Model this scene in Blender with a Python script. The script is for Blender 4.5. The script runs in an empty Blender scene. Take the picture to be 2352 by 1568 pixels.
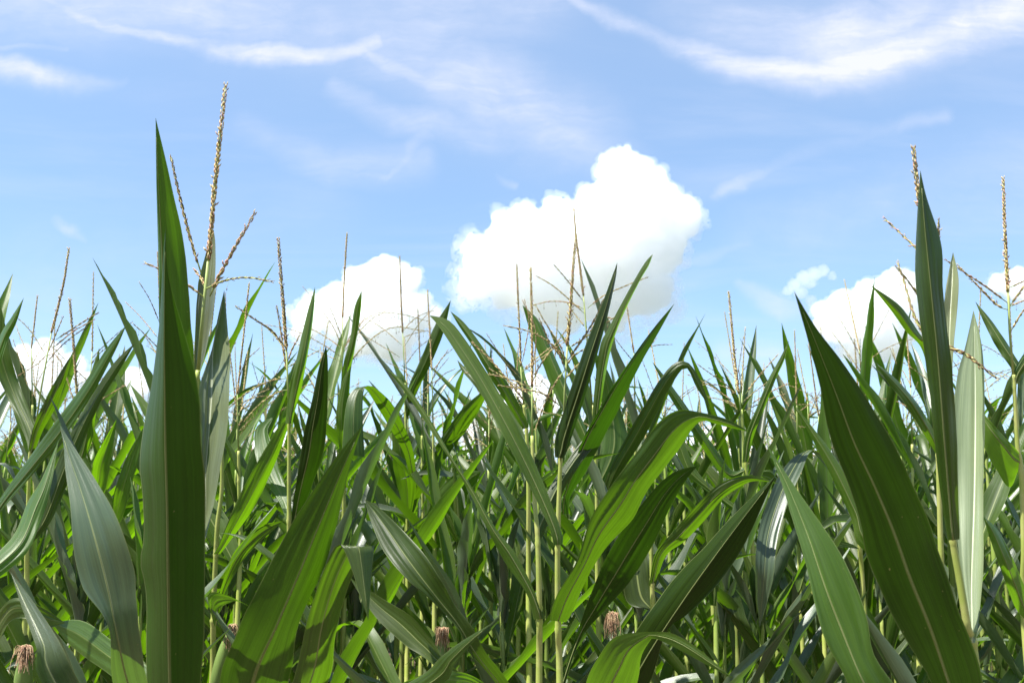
import bpy, math, random
import numpy as np
from mathutils import Vector, Matrix, noise as mnoise

# ------------------------------------------------------------------ scene, camera, light
S = bpy.context.scene
COL = S.collection
CAM_H = 1.62
FPX = 35.0 / 36.0 * 2352.0          # focal length in units of the picture I measured (2352 wide)
PITCH = math.atan((1230 - 784) / FPX)
cam = bpy.data.cameras.new('camera'); cam.lens = 35; cam.sensor_width = 36
cam.clip_start = 0.05; cam.clip_end = 40000
camo = bpy.data.objects.new('camera', cam); COL.objects.link(camo)
camo.location = (0, 0, CAM_H); camo.rotation_euler = (math.pi / 2 + PITCH, 0, 0)
S.camera = camo
cam.dof.use_dof = True; cam.dof.focus_distance = 1.9; cam.dof.aperture_fstop = 11

SUN_EL, SUN_AZ = 63.0, -122.0         # azimuth from +Y, clockwise: behind the camera on its left
sel, saz = math.radians(SUN_EL), math.radians(SUN_AZ)
SUN_DIR = Vector((math.sin(saz) * math.cos(sel), math.cos(saz) * math.cos(sel), math.sin(sel)))
sl = bpy.data.lights.new('sun', 'SUN'); sl.energy = 5.0; sl.angle = math.radians(0.55); sl.color = (1.0, 0.965, 0.91)
so = bpy.data.objects.new('sun', sl); COL.objects.link(so)
so.rotation_euler = (-SUN_DIR).to_track_quat('-Z', 'Y').to_euler()

S.view_settings.view_transform = 'Standard'; S.view_settings.look = 'None'
S.view_settings.exposure = 1.3; S.view_settings.gamma = 1; S.view_settings.use_curve_mapping = False
S.render.engine = 'CYCLES'
S.cycles.max_bounces = 64; S.cycles.volume_bounces = 60; S.cycles.glossy_bounces = 3; S.cycles.diffuse_bounces = 4; S.cycles.transmission_bounces = 4
S.cycles.transparent_max_bounces = 24; S.cycles.use_denoising = True

CAMV = Vector((0, 0, CAM_H)); FW = Vector((0, math.cos(PITCH), math.sin(PITCH)))
UP = Vector((0, -math.sin(PITCH), math.cos(PITCH))); RT = Vector((1, 0, 0))
def P(x, y, d):
    x, y, d = float(x), float(y), float(d)
    return CAMV + d * (FW + RT * ((x - 1176) / FPX) - UP * ((y - 784) / FPX))
def sky_uv(x, y):                      # direction of the picture point as (x/y, z/y) of the world
    v = P(x, y, 1) - CAMV
    return (v.x / v.y, v.z / v.y)

# ------------------------------------------------------------------ node helper
class NT:
    def __init__(self, tree):
        self.t = tree; tree.nodes.clear()
    def n(self, typ, **kw):
        nd = self.t.nodes.new(typ)
        for k, v in kw.items():
            if k == 'ins':
                for i, val in v.items():
                    if val is None: continue
                    if hasattr(val, 'is_output'): self.t.links.new(val, nd.inputs[i])
                    else: nd.inputs[i].default_value = val
            else: setattr(nd, k, v)
        return nd
    def m(self, op, a, b=None, c=None, clamp=False):
        nd = self.n('ShaderNodeMath', operation=op, ins={0: a, 1: b, 2: c}); nd.use_clamp = clamp
        return nd.outputs[0]
    def vm(self, op, a, b=None):
        nd = self.n('ShaderNodeVectorMath', operation=op, ins={0: a, 1: b}); return nd
    def mix(self, f, a, b, blend='MIX'):
        nd = self.n('ShaderNodeMix', data_type='RGBA', blend_type=blend, ins={0: f, 6: a, 7: b}); return nd.outputs[2]
    def ramp(self, f, a, b, smooth=True):
        nd = self.n('ShaderNodeMapRange', ins={0: f, 1: a, 2: b, 3: 0.0, 4: 1.0})
        nd.interpolation_type = 'SMOOTHSTEP' if smooth else 'LINEAR'; nd.clamp = True if not smooth else nd.clamp
        return nd.outputs[0]
    def noise(self, vec, scale, detail=4, rough=0.55, dist=0.0, dim='3D'):
        return self.n('ShaderNodeTexNoise', noise_dimensions=dim, ins={'Vector': vec, 'Scale': scale, 'Detail': detail, 'Roughness': rough, 'Distortion': dist})

# ------------------------------------------------------------------ world: Nishita sky and cirrus
W = bpy.data.worlds.new('World'); S.world = W; W.use_nodes = True
w = NT(W.node_tree)
sky = w.n('ShaderNodeTexSky', sky_type='NISHITA'); sky.sun_disc = False
sky.sun_elevation = sel; sky.sun_rotation = saz
sky.air_density = 1.0; sky.dust_density = 0.6; sky.ozone_density = 1.0; sky.altitude = 100
tc = w.n('ShaderNodeTexCoord'); dirv = tc.outputs['Generated']
sep = w.n('ShaderNodeSeparateXYZ', ins={0: dirv}); dx, dy, dz = sep.outputs
ysafe = w.m('MAXIMUM', dy, 0.05)
u = w.m('DIVIDE', dx, ysafe); v = w.m('DIVIDE', dz, ysafe)
front = w.ramp(dy, 0.15, 0.35)
uv0 = w.n('ShaderNodeCombineXYZ', ins={0: u, 1: v, 2: 0.0}).outputs[0]
warp = w.noise(uv0, 2.6, 5, 0.6)
warpc = w.vm('SUBTRACT', warp.outputs['Color'], (0.5, 0.5, 0.5)).outputs[0]
wv = w.vm('MULTIPLY', warpc, (0.10, 0.07, 0.0)).outputs[0]
warp2 = w.vm('SUBTRACT', w.noise(uv0, 14.0, 6, 0.65).outputs['Color'], (0.5, 0.5, 0.5)).outputs[0]
uvw = w.vm('ADD', w.vm('ADD', uv0, wv).outputs[0], w.vm('MULTIPLY', warp2, (0.027, 0.021, 0.0)).outputs[0]).outputs[0]
def streak(pts):
    """soft ridge along a polyline of picture points; each point = (x, y, half width px, strength)"""
    out = None
    for (x0, y0, w0, s0), (x1, y1, w1, s1) in zip(pts[:-1], pts[1:]):
        a = sky_uv(x0, y0); b = sky_uv(x1, y1)
        ab = (b[0] - a[0], b[1] - a[1], 0.0); L2 = ab[0] ** 2 + ab[1] ** 2
        pa = w.vm('SUBTRACT', uvw, (a[0], a[1], 0.0)).outputs[0]
        t = w.m('DIVIDE', w.vm('DOT_PRODUCT', pa, ab).outputs['Value'], L2, clamp=True)
        sc = w.n('ShaderNodeVectorMath', operation='SCALE', ins={0: ab, 3: t}).outputs[0]
        dist = w.vm('LENGTH', w.vm('SUBTRACT', pa, sc).outputs[0]).outputs['Value']
        wid = w.m('MULTIPLY_ADD', t, (w1 - w0) / FPX, w0 / FPX)
        q = w.m('DIVIDE', dist, wid)
        g = w.m('EXPONENT', w.m('MULTIPLY', w.m('MULTIPLY', q, q), -1.0))
        st = w.m('MULTIPLY_ADD', t, s1 - s0, s0)
        g = w.m('MULTIPLY', g, st)
        out = g if out is None else w.m('MAXIMUM', out, g)
    return out
streaks = [
    [(30, -10, 17, .5), (200, 70, 17, .62), (430, 118, 22, .72), (600, 128, 28, 1.0), (740, 128, 22, .85), (860, 100, 26, .8)],
    [(480, 20, 120, .35), (800, 60, 120, .35), (1000, 0, 100, .15)],
    [(840, 125, 20, .6), (980, 205, 34, .55), (1200, 250, 60, .7), (1330, 340, 50, .45)],
    [(780, 200, 30, .3), (900, 290, 40, .4), (1250, 330, 70, .3), (1330, 400, 40, .1)],
    [(1330, -10, 15, .6), (1420, 40, 18, .7), (1540, 98, 24, .75), (1700, 150, 42, .95), (1850, 172, 48, 1.0), (2100, 110, 66, 1.0), (2352, 10, 90, .9)],
    [(1900, 60, 90, .55), (2180, 0, 120, .6), (2352, -40, 120, .6)],
    [(1640, 452, 14, .3), (1700, 428, 20, .8), (1765, 400, 16, .5), (1900, 340, 24, .22), (2150, 285, 20, .34)],
    [(-60, 150, 24, .8), (60, 185, 24, .9), (170, 205, 24, .5), (260, 210, 16, .2)],
    [(-60, 125, 10, .3), (130, 125, 10, .3)],
    [(150, 505, 16, .2), (190, 530, 14, .6), (225, 555, 12, .3)],
    [(-50, 20, 110, .42), (400, 20, 110, .5), (900, 20, 120, .5), (1250, -40, 120, .4)],
    [(880, 100, 110, .4), (1120, 220, 120, .6), (1330, 330, 100, .5), (1450, 420, 70, .2)],
    [(560, 300, 40, .15), (760, 400, 50, .34), (960, 380, 40, .25)],
    [(-60, 700, 160, .2), (300, 560, 120, .12), (700, 500, 120, .12)],
    [(1560, 40, 80, .3), (1900, 80, 120, .7), (2352, -60, 190, .75)],
    [(1750, 560, 90, .18), (2100, 480, 120, .2), (2400, 420, 140, .25)],
    [(760, 420, 12, .2), (880, 410, 14, .35), (960, 330, 30, .3)],
    [(1140, 410, 10, .1), (1190, 430, 10, .35)],
    [(1560, 600, 14, .25), (1720, 570, 16, .2)],
    [(1690, 660, 12, .3), (1790, 690, 26, .55), (1840, 700, 22, .3)],
    [(1670, 800, 40, .3), (1760, 800, 40, .3)],
]
st = None
for s_ in streaks:
    g = streak(s_); st = g if st is None else w.m('MAXIMUM', st, g)
# wispy fibres, drawn out along the streaks
mp = w.n('ShaderNodeMapping', ins={'Vector': uvw, 'Rotation': (0, 0, math.radians(18)), 'Scale': (2.2, 6.0, 1.0)})
fib = w.noise(mp.outputs[0], 2.2, 8, 0.60, 0.5).outputs['Fac']
fib2 = w.noise(uvw, 9.0, 7, 0.6, 0.3).outputs['Fac']
fibm = w.m('MULTIPLY', w.ramp(fib, 0.18, 0.64), w.m('MULTIPLY_ADD', w.ramp(fib2, 0.28, 0.7), 0.75, 0.55))
mp3 = w.n('ShaderNodeMapping', ins={'Vector': uvw, 'Rotation': (0, 0, math.radians(24)), 'Scale': (5.0, 30.0, 1.0)})
hair = w.noise(mp3.outputs[0], 2.0, 6, 0.65, 0.8).outputs['Fac']
fibm = w.m('MULTIPLY', fibm, w.m('MULTIPLY_ADD', w.ramp(hair, 0.3, 0.7), 0.45, 0.72))
fibm = w.m('MULTIPLY_ADD', fibm, 0.80, 0.17)
st = w.m('MULTIPLY', w.m('MULTIPLY', st, fibm), front)
# thin high veil over the whole dome, on a plane so it shrinks to the horizon
zs = w.m('MAXIMUM', dz, 0.06)
pl = w.n('ShaderNodeCombineXYZ', ins={0: w.m('DIVIDE', dx, zs), 1: w.m('DIVIDE', dy, zs), 2: 0.0}).outputs[0]
mp2 = w.n('ShaderNodeMapping', ins={'Vector': pl, 'Rotation': (0, 0, 0.5), 'Scale': (0.5, 1.1, 1.0)})
veil = w.ramp(w.noise(mp2.outputs[0], 0.9, 8, 0.6, 1.2).outputs['Fac'], 0.42, 0.78)
veil = w.m('MULTIPLY', veil, 0.22)
alpha = w.m('MINIMUM', w.m('MAXIMUM', w.m('MULTIPLY', st, 1.05), veil), 0.97)
hz = w.m('POWER', w.m('SUBTRACT', 1.0, w.m('MAXIMUM', dz, 0.0)), 9.0)       # pale air low down
SKY_GAIN = 0.083
skyc = w.mix(1.0, sky.outputs[0], (0.92, 1.065, 1.13, 1), 'MULTIPLY')
CIRRUS = (4.7, 4.85, 5.6, 1.0)
c1 = w.mix(w.m('ADD', w.m('MULTIPLY_ADD', hz, 0.55, 0.10, clamp=True), w.m('MULTIPLY', w.ramp(dz, 0.22, 0.5), 0.17)), skyc, (3.6, 4.55, 6.2, 1.0))
c2 = w.mix(alpha, c1, CIRRUS)
bg = w.n('ShaderNodeBackground', ins={0: c2, 1: SKY_GAIN})
wo = w.n('ShaderNodeOutputWorld', ins={0: bg.outputs[0]})

# ------------------------------------------------------------------ materials
def material(name):
    m = bpy.data.materials.new(name); m.use_nodes = True
    return m, NT(m.node_tree)
def leaf_material(name, top, under, trans, rough=0.42, spec=0.45, ribf=0.65, ribc=(0.19, 0.22, 0.075, 1)):
    m, k = material(name)
    uvn = k.n('ShaderNodeUVMap'); uvn.uv_map = 'UVMap'
    s = k.n('ShaderNodeSeparateXYZ', ins={0: uvn.outputs[0]}); U, V = s.outputs[0], s.outputs[1]
    info = k.n('ShaderNodeObjectInfo'); rnd = info.outputs['Random']
    ctr = k.m('ABSOLUTE', k.m('SUBTRACT', U, 0.5))
    # long parallel veins
    ofs = k.m('MULTIPLY', rnd, 37.0)
    vv = k.n('ShaderNodeCombineXYZ', ins={0: k.m('MULTIPLY', U, 46.0), 1: k.m('MULTIPLY', V, 2.2), 2: ofs}).outputs[0]
    vein = k.noise(vv, 1.0, 3, 0.6).outputs['Fac']
    vv2 = k.n('ShaderNodeCombineXYZ', ins={0: k.m('MULTIPLY', U, 9.0), 1: k.m('MULTIPLY', V, 1.3), 2: ofs}).outputs[0]
    broad = k.noise(vv2, 1.0, 3, 0.55).outputs['Fac']
    geo = k.n('ShaderNodeNewGeometry')
    blot = k.noise(geo.outputs['Position'], 9.0, 4, 0.6).outputs['Fac']
    base = k.mix(geo.outputs['Backfacing'], top, under)
    var = k.m('ADD', k.m('MULTIPLY', k.m('SUBTRACT', vein, 0.5), 0.75), k.m('MULTIPLY', k.m('SUBTRACT', broad, 0.5), 0.75))
    var = k.m('ADD', var, k.m('MULTIPLY', k.m('SUBTRACT', blot, 0.5), 0.45))
    gain = k.m('ADD', k.m('MULTIPLY_ADD', rnd, 0.75, 0.62), var)
    gv = k.n('ShaderNodeCombineXYZ', ins={0: gain, 1: gain, 2: gain}).outputs[0]
    base = k.mix(1.0, base, gv, 'MULTIPLY')
    hue = k.n('ShaderNodeHueSaturation', ins={'Hue': k.m('MULTIPLY_ADD', k.m('FRACT', k.m('MULTIPLY', rnd, 7.3)), 0.035, 0.48), 'Saturation': 1.0, 'Value': 1.0, 'Color': base}).outputs[0]
    ribw = k.m('MULTIPLY_ADD', k.m('SUBTRACT', 1.0, V), 0.032, 0.008)
    rib = k.m('SUBTRACT', 1.0, k.ramp(k.m('DIVIDE', ctr, ribw), 0.55, 1.15))
    # pale dry margin and small tan flecks
    edge = k.m('MULTIPLY', k.ramp(ctr, 0.478, 0.5), 0.55)
    fl = k.ramp(k.noise(k.n('ShaderNodeCombineXYZ', ins={0: k.m('MULTIPLY', U, 9.0), 1: k.m('MULTIPLY', V, 40.0), 2: ofs}).outputs[0], 2.0, 1, 0.5).outputs['Fac'], 0.79, 0.83)
    c = k.mix(k.m('MULTIPLY', rib, ribf), hue, ribc)
    c = k.mix(edge, c, (0.16, 0.18, 0.07, 1))
    c = k.mix(k.m('MULTIPLY', fl, 0.6), c, (0.25, 0.19, 0.09, 1))
    bump = k.n('ShaderNodeBump', ins={'Strength': 0.35, 'Distance': 0.0014, 'Height': k.m('ADD', vein, k.m('MULTIPLY', broad, 1.5))})
    rr = k.m('MULTIPLY_ADD', broad, 0.2, rough - 0.1)
    pb = k.n('ShaderNodeBsdfPrincipled', ins={'Base Color': c, 'Roughness': rr, 'Specular IOR Level': spec, 'Normal': bump.outputs[0]})
    tcx = k.mix(1.0, trans, gv, 'MULTIPLY')
    tcx = k.mix(k.m('MULTIPLY', rib, 0.8), tcx, (0.012, 0.022, 0.002, 1))
    tb = k.n('ShaderNodeBsdfTranslucent', ins={'Color': tcx})
    add = k.n('ShaderNodeAddShader', ins={0: pb.outputs[0], 1: tb.outputs[0]})
    k.n('ShaderNodeOutputMaterial', ins={0: add.outputs[0]})
    return m
M_LEAF = leaf_material('corn_leaf', (0.030, 0.050, 0.0085, 1), (0.033, 0.053, 0.0095, 1), (0.056, 0.128, 0.0010, 1), 0.40, 0.28)
M_LEAF2 = leaf_material('corn_leaf_sheen', (0.046, 0.066, 0.034, 1), (0.050, 0.070, 0.036, 1), (0.030, 0.065, 0.004, 1), 0.38, 0.50, 0.6, (0.22, 0.25, 0.13, 1))  # silvery sky sheen put into a greyer base colour, besides stronger gloss
M_LEAF3 = leaf_material('corn_leaf_thick_shaded', (0.014, 0.034, 0.0026, 1), (0.016, 0.036, 0.003, 1), (0.011, 0.034, 0.0004, 1), 0.40, 0.15, 0.7, (0.17, 0.19, 0.07, 1))  # darker copy: shade on broad front leaves painted in; also doubled rolled leaves
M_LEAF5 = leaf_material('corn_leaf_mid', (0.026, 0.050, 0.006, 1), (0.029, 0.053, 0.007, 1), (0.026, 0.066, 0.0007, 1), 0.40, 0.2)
M_LEAF4 = leaf_material('corn_leaf_pale', (0.120, 0.140, 0.072, 1), (0.120, 0.140, 0.072, 1), (0.03, 0.06, 0.006, 1), 0.34, 0.8, 0.95, (0.60, 0.62, 0.46, 1))  # sun glint on upright leaves put into a paler base colour, with more gloss

def simple(name, col, rough=0.5, spec=0.3, trans=None, nscale=30.0, nvar=0.5, col2=None, stretch=(1, 1, 1), objrand=0.0):
    m, k = material(name)
    geo = k.n('ShaderNodeTexCoord')
    mp = k.n('ShaderNodeMapping', ins={'Vector': geo.outputs['Object'], 'Scale': stretch})
    nz = k.noise(mp.outputs[0], nscale, 4, 0.6).outputs['Fac']
    g = k.m('MULTIPLY_ADD', k.m('SUBTRACT', nz, 0.5), nvar * 2, 1.0)
    if objrand:
        g = k.m('MULTIPLY', g, k.m('MULTIPLY_ADD', k.n('ShaderNodeObjectInfo').outputs['Random'], objrand, 1 - objrand / 2))
    gv = k.n('ShaderNodeCombineXYZ', ins={0: g, 1: g, 2: g}).outputs[0]
    c = col
    if col2 is not None:
        nz2 = k.noise(geo.outputs['Object'], nscale * 0.35, 3, 0.6).outputs['Fac']
        c = k.mix(k.ramp(nz2, 0.38, 0.62), col, col2)
    c = k.mix(1.0, c, gv, 'MULTIPLY')
    bump = k.n('ShaderNodeBump', ins={'Strength': 0.15, 'Distance': 0.002, 'Height': nz})
    pb = k.n('ShaderNodeBsdfPrincipled', ins={'Base Color': c, 'Roughness': rough, 'Specular IOR Level': spec, 'Normal': bump.outputs[0]})
    sh = pb.outputs[0]
    if trans is not None:
        tb = k.n('ShaderNodeBsdfTranslucent', ins={'Color': trans})
        sh = k.n('ShaderNodeAddShader', ins={0: sh, 1: tb.outputs[0]}).outputs[0]
    k.n('ShaderNodeOutputMaterial', ins={0: sh})
    return m
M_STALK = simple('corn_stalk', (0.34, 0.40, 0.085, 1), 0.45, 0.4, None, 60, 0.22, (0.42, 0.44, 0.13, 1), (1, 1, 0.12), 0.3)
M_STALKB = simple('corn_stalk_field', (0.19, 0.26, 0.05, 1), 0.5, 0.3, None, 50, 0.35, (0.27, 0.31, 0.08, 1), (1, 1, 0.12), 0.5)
M_STEM = simple('tassel_stem', (0.28, 0.34, 0.10, 1), 0.5, 0.3, None, 80, 0.2)
M_RIB = simple('leaf_midrib', (0.17, 0.20, 0.07, 1), 0.45, 0.25, (0.01, 0.018, 0.002, 1), 40, 0.3)
M_RIBP = simple('leaf_midrib_pale', (0.42, 0.46, 0.30, 1), 0.4, 0.4, None, 40, 0.2)
M_TAS = simple('tassel_straw', (0.46, 0.37, 0.18, 1), 0.65, 0.2, (0.05, 0.035, 0.012, 1), 260, 0.45, (0.36, 0.27, 0.12, 1), objrand=0.5)
M_TASP = simple('tassel_pink', (0.42, 0.24, 0.18, 1), 0.65, 0.2, (0.10, 0.05, 0.035, 1), 260, 0.7, (0.36, 0.24, 0.13, 1), objrand=0.4)
M_TASD = simple('tassel_brown', (0.15, 0.085, 0.045, 1), 0.65, 0.2, None, 260, 0.7, (0.20, 0.13, 0.06, 1), objrand=0.4)
M_HUSK = simple('ear_husk', (0.15, 0.22, 0.055, 1), 0.55, 0.3, (0.02, 0.05, 0.005, 1), 70, 0.35, None, (1, 1, 0.1))
M_SILK = simple('ear_silk', (0.32, 0.18, 0.11, 1), 0.6, 0.3, (0.05, 0.025, 0.015, 1), 200, 0.6, (0.46, 0.33, 0.19, 1))
def soil_material():
    m, k = material('soil')
    pos = k.n('ShaderNodeNewGeometry').outputs['Position']
    r = k.vm('LENGTH', pos).outputs['Value']
    nz = k.noise(pos, 7.0, 6, 0.65).outputs['Fac']; big = k.noise(pos, 0.01, 4, 0.6).outputs['Fac']
    soil = k.mix(k.ramp(nz, 0.3, 0.7), (0.085, 0.060, 0.040, 1), (0.19, 0.135, 0.09, 1))
    land = k.mix(k.ramp(big, 0.42, 0.58), (0.095, 0.11, 0.065, 1), (0.18, 0.17, 0.12, 1))
    c = k.mix(k.ramp(k.m('ADD', r, k.m('MULTIPLY', nz, 4.0)), 19.0, 24.0), soil, land)
    bump = k.n('ShaderNodeBump', ins={'Strength': 0.6, 'Distance': 0.04, 'Height': nz})
    pb = k.n('ShaderNodeBsdfPrincipled', ins={'Base Color': c, 'Roughness': 0.95, 'Specular IOR Level': 0.1, 'Normal': bump.outputs[0]})
    k.n('ShaderNodeOutputMaterial', ins={0: pb.outputs[0]})
    return m
M_SOIL = soil_material()

# ------------------------------------------------------------------ object helpers
def mesh_obj(name, verts, faces, mat, parent=None, uvs=None, smooth=True, mats=None, fmat=None):
    me = bpy.data.meshes.new(name)
    me.from_pydata(verts, [], faces)
    if smooth: me.polygons.foreach_set('use_smooth', [True] * len(me.polygons))
    if uvs is not None:
        ul = me.uv_layers.new(name='UVMap')
        li = np.empty(len(me.loops), dtype=np.int32); me.loops.foreach_get('vertex_index', li)
        ul.data.foreach_set('uv', np.asarray(uvs, dtype=np.float32)[li].ravel())
    for mm in (mats or [mat]): me.materials.append(mm)
    if fmat is not None: me.polygons.foreach_set('material_index', fmat)
    me.update()
    o = bpy.data.objects.new(name, me); COL.objects.link(o)
    if parent is not None: o.parent = parent
    return o
def empty(name, loc, label, cat, group=None):
    o = bpy.data.objects.new(name, None); COL.objects.link(o)
    o.location = loc; o['label'] = label; o['category'] = cat; o.empty_display_size = 0.1
    if group: o['group'] = group
    return o
class Acc:                               # collects geometry of one part
    def __init__(self): self.v = []; self.f = []; self.m = []; self.uv = []
    def add(self, vs, fs, mi=0, uv=None):
        b = len(self.v); self.v += [tuple(q) for q in vs]; self.f += [tuple(i + b for i in q) for q in fs]; self.m += [mi] * len(fs)
        self.uv += list(uv) if uv is not None else [(0.25, 0.5)] * len(vs)
    def build(self, name, mats, parent=None, smooth=True):
        return mesh_obj(name, self.v, self.f, None, parent, self.uv, smooth, mats if isinstance(mats, list) else [mats], self.m)
def catmull(pts, n):
    """resample a polyline smoothly, evenly by arc length; pts = list of tuples"""
    p = np.array(pts, dtype=float)
    if len(p) == 2:
        t = np.linspace(0, 1, n)[:, None]; return p[0] * (1 - t) + p[1] * t
    q = np.vstack([2 * p[0] - p[1], p, 2 * p[-1] - p[-2]])
    out = []
    for i in range(1, len(q) - 2):
        a, b, c, d = q[i - 1], q[i], q[i + 1], q[i + 2]
        for t in np.linspace(0, 1, 16, endpoint=False):
            out.append(0.5 * (2 * b + (c - a) * t + (2 * a - 5 * b + 4 * c - d) * t * t + (3 * b - a - 3 * c + d) * t ** 3))
    out.append(q[-2]); out = np.array(out)
    s = np.concatenate([[0], np.cumsum(np.linalg.norm(np.diff(out[:, :2], axis=0), axis=1))])
    tt = np.linspace(0, s[-1], n)
    return np.stack([np.interp(tt, s, out[:, k]) for k in range(out.shape[1])], 1)
def tube(acc, pts, radii, seg=8, mi=0, cap=True):
    pts = [Vector(p) for p in pts]; n = len(pts); vs = []; fs = []
    ref = Vector((0.31, 0.87, 0.2)).normalized()
    for i, p in enumerate(pts):
        t = (pts[min(i + 1, n - 1)] - pts[max(i - 1, 0)]).normalized()
        a = t.cross(ref)
        if a.length < 1e-3: a = t.cross(Vector((1, 0, 0)))
        a.normalize(); b = t.cross(a)
        for j in range(seg):
            th = 2 * math.pi * j / seg
            vs.append(p + (a * math.cos(th) + b * math.sin(th)) * radii[i])
    for i in range(n - 1):
        for j in range(seg):
            fs.append((i * seg + j, i * seg + (j + 1) % seg, (i + 1) * seg + (j + 1) % seg, (i + 1) * seg + j))
    if cap:
        fs.append(tuple(range(seg))[::-1]); fs.append(tuple((n - 1) * seg + j for j in range(seg)))
    uv = [(0.25, i / max(1, n - 1)) for i in range(n) for _ in range(seg)]
    acc.add(vs, fs, mi, uv)

# ------------------------------------------------------------------ tassel pieces
def spikelet(acc, p, axis, side, ln, wd, mi):
    a = axis.normalized(); b = side - a * side.dot(a); b.normalize(); c = a.cross(b)
    q = p + a * ln * 0.45
    vs = [p, q + b * wd, q + c * wd * 0.8, q - b * wd * 0.6, q - c * wd * 0.8, p + a * ln + b * wd * 0.3]
    acc.add(vs, [(0, 2, 1), (0, 3, 2), (0, 4, 3), (0, 1, 4), (1, 2, 5), (2, 3, 5), (3, 4, 5), (4, 1, 5)], mi)
def tassel_axis(acc, pts, r, rng, dense=1.0, thick=1.0, anthers=0.0, m_alt=(0, 0, 0, 0, 0, 2), step=None, fork=0.06, seg=5):
    """rachis along pts (world or local Vectors) set with paired spikelets"""
    P_ = [Vector(p) for p in pts]
    tube(acc, P_, [r * (1 - 0.6 * i / (len(P_) - 1)) for i in range(len(P_))], seg, 1)
    L = [0.0]
    for a, b in zip(P_[:-1], P_[1:]): L.append(L[-1] + (b - a).length)
    tot = L[-1]; st_ = step or 0.0042 / dense; s = 0.0; k = 0
    while s < tot:
        i = max(j for j in range(len(L)) if L[j] <= s); i = min(i, len(P_) - 2)
        f = (s - L[i]) / max(1e-6, L[i + 1] - L[i]); p = P_[i].lerp(P_[i + 1], f); t = (P_[i + 1] - P_[i]).normalized()
        for h in range(2):
            ang = k * 2.399 + h * math.pi + rng.uniform(-0.5, 0.5)
            a = t.cross(Vector((0.3, 0.8, 0.52))).normalized(); b = t.cross(a)
            sd = a * math.cos(ang) + b * math.sin(ang)
            sp = rng.uniform(0.0, 0.11) if rng.random() > fork else rng.uniform(0.45, 0.9)
            taper = 1 - 0.35 * (s / tot)
            spikelet(acc, p + sd * r * 0.8 * thick, t + sd * sp, sd, rng.uniform(0.0080, 0.0115) * taper * min(1.25, thick ** 0.3), 0.00135 * thick * taper * rng.uniform(0.85, 1.2), rng.choice(m_alt))
        if anthers and rng.random() < anthers:
            q = p + Vector((rng.uniform(-.003, .003), rng.uniform(-.003, .003), -rng.uniform(.006, .014)))
            tube(acc, [p, q], [0.0003, 0.0003], 3, 1, False)
            spikelet(acc, q, Vector((rng.uniform(-.3, .3), rng.uniform(-.3, .3), -1)), Vector((1, 0, 0)), 0.006, 0.0011, 3)
        s += st_ * rng.uniform(0.85, 1.15); k += 1
TM = [M_TAS, M_STEM, M_TASP, M_TASD]

# ------------------------------------------------------------------ hero plants: traced leaves at their own depth
HRNG = random.Random(7)
def resample(pts, n): return catmull(pts, n)
def lerp_list(vals, n):
    xs = np.linspace(0, 1, len(vals)); return np.interp(np.linspace(0, 1, n), xs, vals)
def hero_leaf(plant, Lp, Rp, d, e=(0.0, 0.0), mid=0.5, M=None, n=40, k=9, rib=True, wave=0.005, pleat=0.0026, label=None, mat=None):
    """Lp / Rp: picture points of the two edges, base to tip (the tip ends both). d: depths base..tip. e: how far each edge
    lies behind (+) or before (-) the midrib in metres, at the widest place."""
    A = resample(Lp, n); B = resample(Rp, n)
    C = resample(M, n) if M is not None else A * (1 - mid) + B * mid
    D = lerp_list(d, n)
    if len(d) > 2:
        D = np.convolve(np.pad(D, 3, mode='edge'), np.ones(7) / 7, mode='valid')
    wid = np.linalg.norm(A - B, axis=1); wn = wid / max(1e-6, wid.max())
    ph = HRNG.uniform(0, 6); fr = HRNG.uniform(2.2, 3.6); ph2 = HRNG.uniform(0, 6)
    vs = []; uvs = []; cen = []
    org = plant.location
    for i in range(n):
        v_ = i / (n - 1)
        for j in range(2 * k + 1):
            s = (j - k) / k
            E = A[i] if s < 0 else B[i]; ee = e[0] if s < 0 else e[1]
            a = abs(s)
            a_ = a * (1 + 0.07 * a * mnoise.noise(Vector((v_ * 11.0 + ph, 3.7 if s < 0 else 9.1, ph2))) * math.sin(math.pi * min(1, v_ * 1.05)))
            x = C[i] * (1 - a_) + E * a_
            wv_ = wave * math.sin(v_ * 6.28 * fr + (ph if s < 0 else ph2)) * a * a * math.sin(math.pi * min(1, v_ * 1.1)) * (0.4 + 0.6 * wn[i])
            pl_ = pleat * (mnoise.noise(Vector((s * 4.2 + ph, v_ * 2.4, ph2))) + 0.7 * mnoise.noise(Vector((s * 9.5 + ph2, v_ * 3.0, ph)))) * wn[i] * min(1, a * 4)
            wv_ += pl_
            dd = D[i] + ee * wn[i] * (0.55 * a + 0.45 * a * a) + wv_
            q = P(x[0], x[1], dd)
            vs.append(q - org); uvs.append((0.5 + 0.5 * s, v_))
        cen.append(vs[i * (2 * k + 1) + k])
    m = 2 * k + 1
    fs = [(i * m + j, i * m + j + 1, (i + 1) * m + j + 1, (i + 1) * m + j) for i in range(n - 1) for j in range(m - 1)]
    o = mesh_obj('leaf', vs, fs, mat or M_LEAF, plant, uvs)
    if label: o['label'] = label
    if rib:
        acc = Acc(); q = cen[:-2]
        tube(acc, q, [max(0.0003, 0.0012 * (1 - i / len(q)) ** 0.8) for i in range(len(q))], 6)
        acc.build('midrib', M_RIBP if mat is M_LEAF4 else M_RIB, o)
    return o
def hero_plant(label, root, group='front corn plants'):
    return empty('corn_plant', root, label, 'corn plant', group)
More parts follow.
